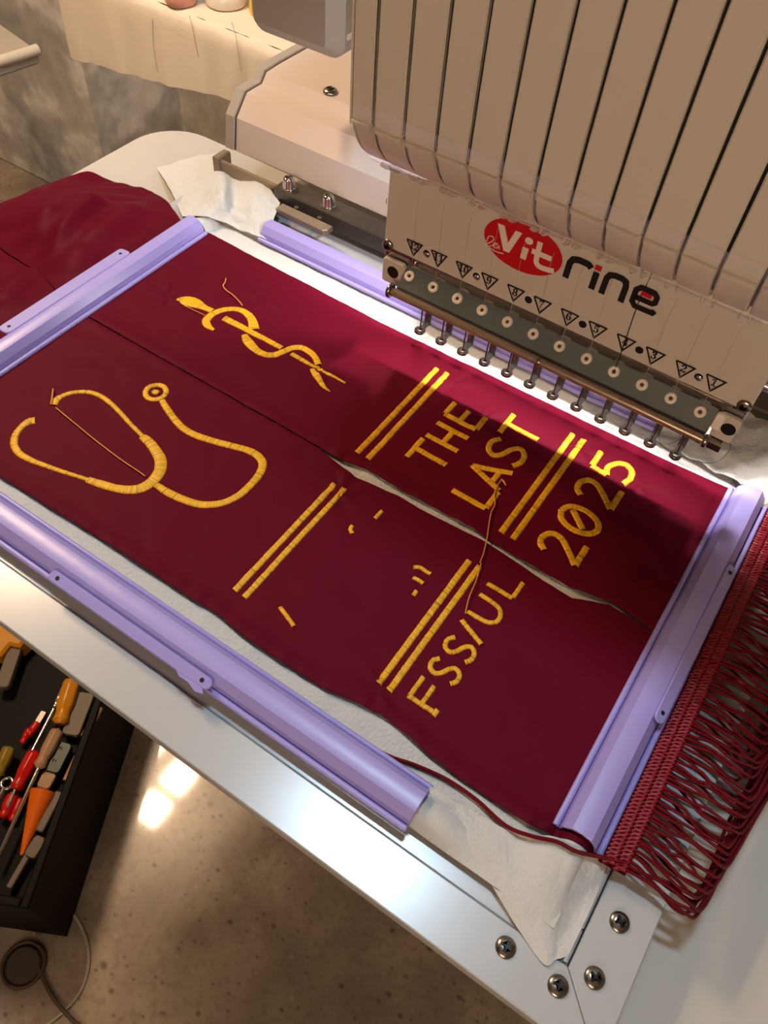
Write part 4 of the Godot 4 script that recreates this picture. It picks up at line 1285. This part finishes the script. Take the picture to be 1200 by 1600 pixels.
func stabilizer() -> void:
	var o := thing("stabilizer_sheet", P(-0.2, 0.28, -0.01), "white nonwoven backing sheet stretched under the maroon stoles", "fabric sheet")
	var rows := []
	for i in 201:
		var u := lerpf(-0.4415, 0.0475, i / 200.0)
		var row := PackedVector3Array()
		for j in 151:
			var v := lerpf(0.1145, 0.4545, j / 150.0)
			row.append(P(u, v, stab_h(u, v)))
		rows.append(row)
	var b := B.new()
	sheet(rows, 0.0004, b)
	put("sheet", b, M.stabilizer, o)
	var flap := func(ctrl: Array, rough: float) -> void:
		var g := patch(ctrl, 10, 10)
		for i in g.size():
			var r: PackedVector3Array = g[i]
			for j in r.size():
				r[j].y += rough * (wav.get_noise_2d(r[j].x * 1200.0, r[j].z * 1200.0) + 0.4 * wav.get_noise_2d(r[j].x * 4000.0, r[j].z * 4000.0))
			g[i] = r
		var q := B.new()
		sheet(g, 0.0004, q)
		put("crumpled_corner", q, M.stabilizer, o)
	flap.call([[P(-0.4496, 0.4169, 0.003), P(-0.5011, 0.4563, -0.014), P(-0.5536, 0.4907, -0.026)], [P(-0.4297, 0.4214, 0.009), P(-0.4564, 0.4492, 0.004), P(-0.528, 0.5128, -0.016)], [P(-0.4202, 0.4309, 0.004), P(-0.4353, 0.4527, 0.016), P(-0.5023, 0.5248, -0.008)], [P(-0.4038, 0.4331, 0.002), P(-0.4278, 0.4569, 0.004), P(-0.46, 0.5022, 0.004)], [P(-0.3881, 0.433, 0.004), P(-0.4051, 0.4572, 0.013), P(-0.431, 0.4946, 0.01)], [P(-0.3763, 0.4355, 0.003), P(-0.3844, 0.4562, 0.009), P(-0.3931, 0.4757, 0.01)]], 0.0012)
	flap.call([[P(-0.0323, 0.1344, 0.006), P(-0.0324, 0.1249, 0.004), P(-0.0321, 0.1192, 0.001)], [P(-0.0157, 0.1374, 0.001), P(-0.0155, 0.1247, 0.0015), P(-0.0142, 0.1182, 0)], [P(0.0017, 0.1388, 0.0005), P(0.0036, 0.1255, 0.0015), P(0.0058, 0.1184, -0.0015)], [P(0.0161, 0.1414, 0.001), P(0.0212, 0.1222, 0.001), P(0.0199, 0.1123, -0.003)], [P(0.0273, 0.1468, 0.0075), P(0.035, 0.1185, 0.0005), P(0.0354, 0.1054, -0.0048)], [P(0.0372, 0.149, 0.0085), P(0.0429, 0.1271, 0.001), P(0.0509, 0.0999, -0.0052)], [P(0.048, 0.1522, 0.003), P(0.0523, 0.1331, -0.004), P(0.0544, 0.1044, -0.0052)], [P(0.0568, 0.1557, -0.0035), P(0.0586, 0.1343, -0.0048), P(0.0583, 0.1089, -0.0052)]], 0.0007)
	flap.call([[P(-0.03, 0.425, 0.001), P(-0.03, 0.46, 0.001), P(-0.03, 0.50, 0.002)], [P(0.028, 0.420, 0.005), P(0.022, 0.45, 0.010), P(0.025, 0.49, 0.014)], [P(0.039, 0.410, 0.0085), P(0.045, 0.445, 0.017), P(0.045, 0.485, 0.024)], [P(0.051, 0.412, 0.003), P(0.070, 0.450, 0.015), P(0.080, 0.49, 0.022)], [P(0.068, 0.425, -0.005), P(0.105, 0.460, -0.002), P(0.125, 0.51, 0.0)]], 0.003)

func _ready() -> void:
	rng.seed = 11
	wav.seed = 4; wav.frequency = 0.05; wav.fractal_octaves = 2
	# camera, surroundings, lights, exposure
	var cam := Camera3D.new()
	cam.name = "camera"
	cam.transform = Transform3D(Basis(Vector3(0.829408, 0.064067, -0.554958), Vector3(-0.476763, 0.598948, -0.643396), Vector3(0.291170, 0.798221, 0.527317)), P(0, 0, 0.4))
	cam.fov = 64.8246
	cam.near = 0.02
	cam.current = true
	add_child(cam)
	var we := WorldEnvironment.new()
	we.name = "environment"
	var env := Environment.new()
	env.background_mode = Environment.BG_COLOR
	env.background_color = Color(0.02, 0.02, 0.02)
	env.tonemap_mode = Environment.TONE_MAPPER_LINEAR
	env.tonemap_exposure = 1.0
	env.sdfgi_enabled = true; env.ssao_enabled = true; env.ssil_enabled = true
	we.environment = env
	add_child(we)
	var warm := Color(1.0, 0.85, 0.69)
	var cool := Color(0.80, 0.92, 1.0)
	light("warm_lamp_light", P(-1.122, 0.419, 0.99), Vector2(0.10, 0.10), warm, 0.68)
	light("warm_lamp_light_second", P(-1.123, 0.567, 0.99), Vector2(0.10, 0.10), warm, 0.68)
	light("warm_lamp_light_third", P(-1.313, 0.622, 0.99), Vector2(0.10, 0.10), warm, 0.68)
	light("cool_lamp_light", P(-0.24, 0.50, 1.68), Vector2(0.26, 0.10), cool, 1.3)
	light("front_lamp_light", P(0.3, -1.5, 0.8), Vector2(0.8, 0.5), Color(1.0, 0.95, 0.90), 1.45, Vector3(0, 180, 0))
	light("needle_lamp_light", P(-0.11, 0.4135, 0.1235), Vector2(0.195, 0.0035), Color(1.0, 0.96, 0.94), 0.13)
	light("needle_lamp_light_end", P(-0.2145, 0.4135, 0.1225), Vector2(0.010, 0.010), Color(1.0, 0.96, 0.94), 0.045, Vector3(-50, 90, 0))
	light("needle_lamp_light_other_end", P(-0.0055, 0.4135, 0.1225), Vector2(0.010, 0.010), Color(1.0, 0.96, 0.94), 0.030, Vector3(-50, -90, 0))
	materials()
	var m := mat("aluminium_side", Color(0.71, 0.715, 0.72), 0.42, 0.10, 0.4)
	m.roughness_texture = M.aluminium.roughness_texture; m.roughness = 1.0; m.normal_enabled = true; m.normal_texture = M.aluminium.normal_texture; m.normal_scale = 0.05
	m.uv1_triplanar = true; m.uv1_world_triplanar = true; m.uv1_scale = Vector3(200, 200, 1.5)
	mat("beam_paint", Color(0.82, 0.77, 0.74), 0.38)
	mat("mirror", Color(0.66, 0.66, 0.66), 0.08, 0.9)
	mat("foot_steel", Color(0.46, 0.44, 0.42), 0.22, 0.95)
	mat("housing", Color(0.58, 0.55, 0.51), 0.42)
	m = mat("clear_clip", Color(1.0, 0.95, 0.88, 0.35), 0.12)
	m.transparency = BaseMaterial3D.TRANSPARENCY_ALPHA
	room()
	lamp("hanging_lamp", "square warm hanging lamp panel between the other two", [P(-1.123, 0.567, 0.995)], Vector2(0.10, 0.10), M.lamp_warm)
	lamp("hanging_lamp", "square warm hanging lamp panel nearest the operator", [P(-1.122, 0.419, 0.995)], Vector2(0.10, 0.10), M.lamp_warm)
	lamp("hanging_lamp", "square warm hanging lamp panel nearest the plaster pier", [P(-1.313, 0.622, 0.995)], Vector2(0.10, 0.10), M.lamp_warm)
	lamp("ceiling_lamp", "long cool ceiling lamp above the embroidery machine", [P(-0.24, 0.50, 1.685)], Vector2(0.26, 0.10), M.lamp_cool)
	var wl := thing("floor_lamp", P(0.3, -1.55, 0.5), "wide warm lamp panel standing behind the operator", "lamp")
	var wb := B.new()
	wb.prism(rrect(-0.12, 0.53, 0.72, 1.07, 0.02), 1.505, 1.55, Transform3D(BF, P(0, 0, 0)), 0.004)
	put("housing", wb, M.machine_white, wl)
	wb = B.new()
	wb.prism(rrect(-0.10, 0.55, 0.70, 1.05, 0.02), 1.502, 1.506, Transform3D(BF, P(0, 0, 0)))
	put("lamp_panel", wb, M.lamp_warm, wl)
	wb = B.new()
	wb.tube([P(0.3, -1.53, 0.54), P(0.3, -1.53, -0.94)], 0.02, 12)
	wb.lathe([Vector2(0, 0), Vector2(0.2, 0), Vector2(0.2, 0), Vector2(0.2, 0.015), Vector2(0.2, 0.015), Vector2(0, 0.02)], Transform3D(Basis(), P(0.3, -1.53, -0.95)), 32)
	put("stand", wb, M.dark_steel, wl)
	worktable()
	machine()
	border_frame()
	stabilizer()
	# the two stole ends
	var back_near := [Vector2(-0.452, 0.2832), [Vector2(-0.1988, 0.2813)][0], [Vector2(-0.1929, 0.282), Vector2(-0.1745, 0.2859), Vector2(-0.143, 0.2848), Vector2(-0.095, 0.2866), Vector2(-0.0824, 0.2846), Vector2(-0.045, 0.2833), Vector2(-0.0256, 0.2836)]].slice(0, 2)
	back_near.append_array([Vector2(-0.1929, 0.282), Vector2(-0.1745, 0.2859), Vector2(-0.143, 0.2848), Vector2(-0.095, 0.2866), Vector2(-0.0824, 0.2846), Vector2(-0.045, 0.2833), Vector2(-0.0256, 0.2836)])
	back_near.append_array([Vector2(-0.002, 0.2888), Vector2(0.028, 0.2848), Vector2(0.07, 0.2842)])
	back_near[1] = Vector2(-0.212, 0.2828)
	var back_far := [Vector2(-0.452, 0.4158), Vector2(-0.424, 0.4158), Vector2(-0.36, 0.4135), Vector2(-0.24, 0.4105), Vector2(-0.12, 0.4120), Vector2(-0.03, 0.4130), Vector2(0.026, 0.4150), Vector2(0.034, 0.4185), Vector2(0.046, 0.4185), Vector2(0.07, 0.4125)]
	var s1 := stole("maroon_stole", "maroon satin stole end with gold serpent staff, year and slogan lettering, nearer the machine", back_near, back_far, 0.0016, 0.0006)
	var front_far := [Vector2(-0.452, 0.2822), Vector2(-0.212, 0.2818)]
	front_far.append_array([Vector2(-0.1902, 0.2783), Vector2(-0.1762, 0.2763), Vector2(-0.1446, 0.2796), Vector2(-0.1293, 0.2791), Vector2(-0.1067, 0.2805), Vector2(-0.0828, 0.2819), Vector2(-0.0634, 0.2804), Vector2(-0.0421, 0.2778), Vector2(-0.0224, 0.277)])
	front_far.append_array([Vector2(-0.002, 0.2862), Vector2(0.028, 0.2838), Vector2(0.07, 0.2832)])
	var front_near := [Vector2(-0.452, 0.1460), Vector2(-0.42, 0.1453)]
	front_near.append_array([Vector2(-0.3523, 0.1451), Vector2(-0.3091, 0.1463), Vector2(-0.2614, 0.1478), Vector2(-0.1989, 0.1481), Vector2(-0.1811, 0.1492), Vector2(-0.1593, 0.1467), Vector2(-0.1369, 0.1466), Vector2(-0.1047, 0.1476), Vector2(-0.0896, 0.1509), Vector2(-0.0726, 0.1529), Vector2(-0.0563, 0.1517), Vector2(-0.0427, 0.1493), Vector2(-0.0214, 0.148), Vector2(0.0004, 0.1478), Vector2(0.0161, 0.1479), Vector2(0.0295, 0.1504)])
	front_near.append(Vector2(0.07, 0.1540))
	var s2 := stole("maroon_stole", "maroon satin stole end with gold stethoscope and slashed initials, nearer the operator", front_near, front_far, 0.0024, 0.0008)
	loose_end(s1, [[P(-0.4455, 0.2832, 0.0006), P(-0.4455, 0.325, 0.0016), P(-0.4455, 0.37, 0.0016), P(-0.4455, 0.4125, 0.0006)], [P(-0.4763, 0.2963, -0.004), P(-0.478, 0.335, -0.001), P(-0.480, 0.385, -0.001), P(-0.482, 0.4320, -0.003)], [P(-0.525, 0.309, -0.015), P(-0.525, 0.350, -0.006), P(-0.521, 0.40, -0.004), P(-0.5184, 0.4455, -0.012)], [P(-0.575, 0.318, -0.022), P(-0.575, 0.36, -0.010), P(-0.572, 0.405, -0.012), P(-0.568, 0.447, -0.024)], [P(-0.605, 0.322, -0.026), P(-0.603, 0.355, -0.020), P(-0.602, 0.392, -0.020), P(-0.598, 0.440, -0.0255)], [P(-0.628, 0.318, -0.055), P(-0.632, 0.355, -0.050), P(-0.632, 0.39, -0.050), P(-0.626, 0.425, -0.055)], [P(-0.640, 0.31, -0.16), P(-0.646, 0.35, -0.16), P(-0.640, 0.39, -0.16), P(-0.636, 0.42, -0.16)]], [[Vector2(-0.5221, 0.387), Vector2(-0.4994, 0.3006), 0.013, 0.011], [Vector2(-0.4902, 0.399), Vector2(-0.4798, 0.3082), 0.007, 0.016], [Vector2(-0.5451, 0.3596), Vector2(-0.535, 0.3142), 0.009, 0.014]])
	loose_end(s2, [[P(-0.4455, 0.1465, 0.0006), P(-0.4455, 0.19, 0.0016), P(-0.4455, 0.24, 0.0016), P(-0.4455, 0.2822, 0.0006)], [P(-0.477, 0.155, -0.004), P(-0.477, 0.20, -0.001), P(-0.477, 0.25, -0.001), P(-0.4763, 0.2955, -0.004)], [P(-0.525, 0.17, -0.016), P(-0.525, 0.215, -0.010), P(-0.525, 0.26, -0.010), P(-0.525, 0.308, -0.0155)], [P(-0.575, 0.18, -0.024), P(-0.575, 0.225, -0.018), P(-0.575, 0.27, -0.018), P(-0.575, 0.317, -0.0225)], [P(-0.606, 0.185, -0.027), P(-0.606, 0.23, -0.025), P(-0.606, 0.275, -0.025), P(-0.605, 0.321, -0.0265)], [P(-0.630, 0.185, -0.07), P(-0.632, 0.23, -0.066), P(-0.632, 0.275, -0.064), P(-0.629, 0.317, -0.056)], [P(-0.640, 0.18, -0.16), P(-0.644, 0.225, -0.16), P(-0.644, 0.27, -0.16), P(-0.640, 0.309, -0.16)]], [[Vector2(-0.4975, 0.2939), Vector2(-0.4811, 0.2583), 0.006, 0.012]])
	# embroidery of the stole nearer the machine
	sew(s1, "snake_head", [Vector2(-0.3823, 0.3358), Vector2(-0.3801, 0.3384), Vector2(-0.3752, 0.3404), Vector2(-0.3689, 0.3419), Vector2(-0.3627, 0.3423), Vector2(-0.3581, 0.3425), Vector2(-0.3532, 0.343)], [0.0007, 0.0073, 0.0116, 0.0106, 0.0066, 0.0052, 0.0052], true)
	sew(s1, "snake_coil", [Vector2(-0.3377, 0.3273), Vector2(-0.3442, 0.3281), Vector2(-0.3493, 0.3314), Vector2(-0.351, 0.3375), Vector2(-0.3497, 0.3447), Vector2(-0.3459, 0.3511), Vector2(-0.3403, 0.3555), Vector2(-0.333, 0.3567), Vector2(-0.3244, 0.3537), Vector2(-0.3157, 0.3461)], [0.0019, 0.0054, 0.0061, 0.0059, 0.0052, 0.0047, 0.0050, 0.0057, 0.0066, 0.0080], true)
	sew(s1, "snake_coil", [Vector2(-0.3174, 0.3368), Vector2(-0.3101, 0.3327), Vector2(-0.3008, 0.3296), Vector2(-0.2925, 0.3302), Vector2(-0.2868, 0.3341), Vector2(-0.2841, 0.3406), Vector2(-0.2814, 0.3473), Vector2(-0.276, 0.3515), Vector2(-0.268, 0.3513), Vector2(-0.2614, 0.3487), Vector2(-0.2561, 0.3448)], [0.0047, 0.0073, 0.0061, 0.0054, 0.0054, 0.0054, 0.0054, 0.0054, 0.0054, 0.0050, 0.0054], true)
	sew(s1, "snake_tail", [Vector2(-0.2567, 0.3379), Vector2(-0.2507, 0.3351), Vector2(-0.2435, 0.331), Vector2(-0.2387, 0.3289), Vector2(-0.2338, 0.3282)], [0.0035, 0.0050, 0.0040, 0.0026, 0.0007], true)
	sew(s1, "staff", [Vector2(-0.3409, 0.3422), Vector2(-0.2874, 0.3426)], [0.0059, 0.0042])
	sew(s1, "staff", [Vector2(-0.2779, 0.3418), Vector2(-0.2299, 0.341)], [0.0038, 0.0014])
	for q in [[-0.1865, 0.2926, 0.3936, 0.0042], [-0.1780, 0.2926, 0.3940, 0.0042], [-0.0786, 0.2928, 0.3952, 0.0042], [-0.0704, 0.2928, 0.3956, 0.0042]]:
		sew(s1, "embroidered_stripe", [Vector2(q[0], q[1]), Vector2(q[0], q[2])], q[3])
	letters(s1, [["T", 0.3095, 0.3300], ["H", 0.3345, 0.3485], ["E", 0.3585, 0.3720]], -0.1340, -0.1585, 0.0040)
	letters(s1, [["L", 0.3040, 0.3205], ["A", 0.3215, 0.3395], ["S", 0.3445, 0.3630], ["T", 0.3660, 0.3870]], -0.0955, -0.1200, 0.0040)
	letters(s1, [["2", 0.2975, 0.3160], ["0", 0.3225, 0.3405], ["2", 0.3500, 0.3690], ["5", 0.3755, 0.3925]], -0.0305, -0.0560, 0.0042)
	# embroidery of the stole nearer the operator
	sew(s2, "ear_tube", [Vector2(-0.3715, 0.2062), Vector2(-0.3737, 0.2096), Vector2(-0.3733, 0.2155), Vector2(-0.3699, 0.2224), Vector2(-0.3625, 0.2283), Vector2(-0.3514, 0.2306), Vector2(-0.336, 0.2283), Vector2(-0.32, 0.2241), Vector2(-0.306, 0.2209)], [0.0048, 0.0055, 0.0037, 0.0035, 0.0035, 0.0035, 0.0033, 0.0031, 0.0029], true)
	sew(s2, "ear_tube", [Vector2(-0.3708, 0.1898), Vector2(-0.373, 0.1865), Vector2(-0.373, 0.1802), Vector2(-0.3702, 0.1728), Vector2(-0.3642, 0.1671), Vector2(-0.3564, 0.1644), Vector2(-0.3471, 0.1649), Vector2(-0.3349, 0.1674), Vector2(-0.32, 0.1713), Vector2(-0.3071, 0.1747)], [0.0057, 0.0055, 0.0044, 0.0048, 0.0048, 0.0046, 0.0040, 0.0033, 0.0029, 0.0026], true)
	sew(s2, "tube_yoke", [Vector2(-0.3062, 0.2207), Vector2(-0.2996, 0.2199), Vector2(-0.2903, 0.2167), Vector2(-0.2829, 0.2127), Vector2(-0.2772, 0.2058), Vector2(-0.2752, 0.1976), Vector2(-0.2765, 0.1899), Vector2(-0.2817, 0.1839), Vector2(-0.2896, 0.1797), Vector2(-0.2989, 0.1768), Vector2(-0.3077, 0.1745)], [0.0055, 0.0064, 0.0070, 0.0077, 0.0077, 0.0075, 0.0070, 0.0064, 0.0059, 0.0057, 0.0048], true)
	sew(s2, "stethoscope_tube", [Vector2(-0.2718, 0.1965), Vector2(-0.2617, 0.1964), Vector2(-0.2511, 0.1978), Vector2(-0.2416, 0.2002), Vector2(-0.2342, 0.2048), Vector2(-0.2286, 0.2117), Vector2(-0.2252, 0.2213), Vector2(-0.2249, 0.2327), Vector2(-0.2264, 0.2426), Vector2(-0.2302, 0.2497), Vector2(-0.237, 0.2527), Vector2(-0.245, 0.2523), Vector2(-0.2561, 0.2487), Vector2(-0.2689, 0.2447), Vector2(-0.2809, 0.242), Vector2(-0.2914, 0.2421), Vector2(-0.3022, 0.2452), Vector2(-0.313, 0.2495), Vector2(-0.3186, 0.2523)], [0.0042, 0.0053, 0.0055, 0.0053, 0.0051, 0.0048, 0.0048, 0.0051, 0.0053, 0.0055, 0.0055, 0.0053, 0.0051, 0.0051, 0.0051, 0.0051, 0.0048, 0.0046, 0.0044], true)
	var ring := []
	for i in 25: ring.append(Vector2(-0.3274 + 0.0068 * cos(TAU * i / 24 + 2.4), 0.2556 + 0.0070 * sin(TAU * i / 24 + 2.4)))
	sew(s2, "chest_piece", ring, 0.0038, true)
	sew(s2, "chest_piece_centre", [Vector2(-0.3298, 0.2556), Vector2(-0.3274, 0.2556), Vector2(-0.3250, 0.2556)], [0.0030, 0.0050, 0.0030], true)
	for q in [[-0.1830, 0.1660, 0.2632, 0.0039], [-0.1757, 0.1656, 0.2636, 0.0039], [-0.0842, 0.1664, 0.2638, 0.0039], [-0.0772, 0.1660, 0.2638, 0.0039]]:
		sew(s2, "embroidered_stripe", [Vector2(q[0], q[1]), Vector2(q[0], q[2])], q[3])
	letters(s2, [["F", 0.1700, 0.1838], ["S", 0.1885, 0.1990], ["S", 0.2040, 0.2155], ["/", 0.2195, 0.2260], ["U", 0.2330, 0.2465], ["L", 0.2560, 0.2690]], -0.0505, -0.0675, 0.0029)
	# stray ends of further lettering between the stripes
	for q in [[[Vector2(-0.1088, 0.2398), Vector2(-0.1057, 0.2421), Vector2(-0.1013, 0.2419), Vector2(-0.0979, 0.242)], true], [[Vector2(-0.1052, 0.2339), Vector2(-0.102, 0.2343), Vector2(-0.0979, 0.234)], false], [[Vector2(-0.0983, 0.2231), Vector2(-0.0987, 0.2273)], false], [[Vector2(-0.1469, 0.2632), Vector2(-0.1471, 0.2556)], false], [[Vector2(-0.1552, 0.2433), Vector2(-0.1548, 0.2405), Vector2(-0.1519, 0.2386)], true], [[Vector2(-0.1553, 0.1727), Vector2(-0.1416, 0.1677)], false]]:
		sew(s2, "embroidered_stroke", q[0], 0.0026, q[1])
	# loose ends of gold thread
	loose_thread(s1, "loose_thread", on_cloth([Vector2(-0.3386, 0.3602), Vector2(-0.3435, 0.3626), Vector2(-0.3525, 0.3655), Vector2(-0.3602, 0.3668), Vector2(-0.3656, 0.3698), Vector2(-0.3668, 0.3734), Vector2(-0.3696, 0.3778)], 0.0012), 0.0005, M.gold_thread)
	loose_thread(s1, "loose_thread", on_cloth([Vector2(-0.3726, 0.3339), Vector2(-0.365, 0.3343), Vector2(-0.3537, 0.3354)], 0.0009), 0.0004, M.gold_thread)
	loose_thread(s2, "loose_thread", on_cloth([Vector2(-0.3678, 0.2049), Vector2(-0.3464, 0.2022), Vector2(-0.3268, 0.2), Vector2(-0.3039, 0.1981), Vector2(-0.2867, 0.1974), Vector2(-0.2809, 0.1969)], 0.0012), 0.00045, M.gold_thread)
	loose_thread(s2, "loose_thread", on_cloth([Vector2(-0.3731, 0.2061), Vector2(-0.3769, 0.2105), Vector2(-0.3815, 0.2155)], 0.0016), 0.0006, M.gold_thread)
	loose_thread(s2, "loose_thread", on_cloth([Vector2(-0.0987, 0.3298), Vector2(-0.0938, 0.3268), Vector2(-0.0982, 0.3291), Vector2(-0.097, 0.3177), Vector2(-0.0923, 0.3098), Vector2(-0.0909, 0.3024), Vector2(-0.0879, 0.2944), Vector2(-0.0835, 0.2839), Vector2(-0.0798, 0.2732), Vector2(-0.0779, 0.2651)], 0.0018), 0.00042, M.gold_thread)
	loose_thread(s2, "loose_thread", on_cloth([Vector2(-0.0772, 0.2654), Vector2(-0.0736, 0.2531), Vector2(-0.0712, 0.2409), Vector2(-0.0676, 0.2299)], 0.0018), 0.0004, M.gold_thread)
	fringe(s2, 0.1530, 0.2825, 46)
	fringe(s1, 0.2840, 0.4125, 44)
	loose_thread(s2, "loose_cord", [P(-0.0699, 0.136, -0.0004), P(-0.0571, 0.1373, 0.0005), P(-0.044, 0.141, 0.0004), P(-0.0269, 0.1439, 0.0005), P(-0.0101, 0.1435, 0.001), P(0.0075, 0.1406, 0.002), P(0.0198, 0.142, 0.006), P(0.0309, 0.1454, 0.0095), P(0.0404, 0.1469, 0.009), P(0.0492, 0.1518, 0.005), P(0.0591, 0.156, 0.0045), P(0.0640, 0.1580, 0.0045)], 0.00105, M.cord, 7)
	# clamps: [tab start, end, inner offset, outer offset, height, slope]
	clamp_strip("lavender clamp along the left side with a grip tab, over the draped maroon fabric", "v", CLAMP_L, 0.1480, 0.4135, [0.2290, 0.3480, -0.0048, -0.0160, 0.0110, -0.06])
	clamp_strip("lavender clamp along the right side beside the maroon fringe", "v", CLAMP_R, 0.1545, 0.4160, [0.2290, 0.3480, 0.0055, 0.0122, 0.0118, -0.55])
	clamp_strip("lavender clamp along the front bar, nearest the operator, with a hooked tab", "u", CLAMP_F, -0.3830, -0.0310, [-0.2690, -0.1520, -0.0085, -0.0150, 0.0095, -0.35], true)
	clamp_strip("lavender clamp at the back beneath the machine head", "u", CLAMP_B, -0.3830, -0.0310, [])
	toolbox()
	background()
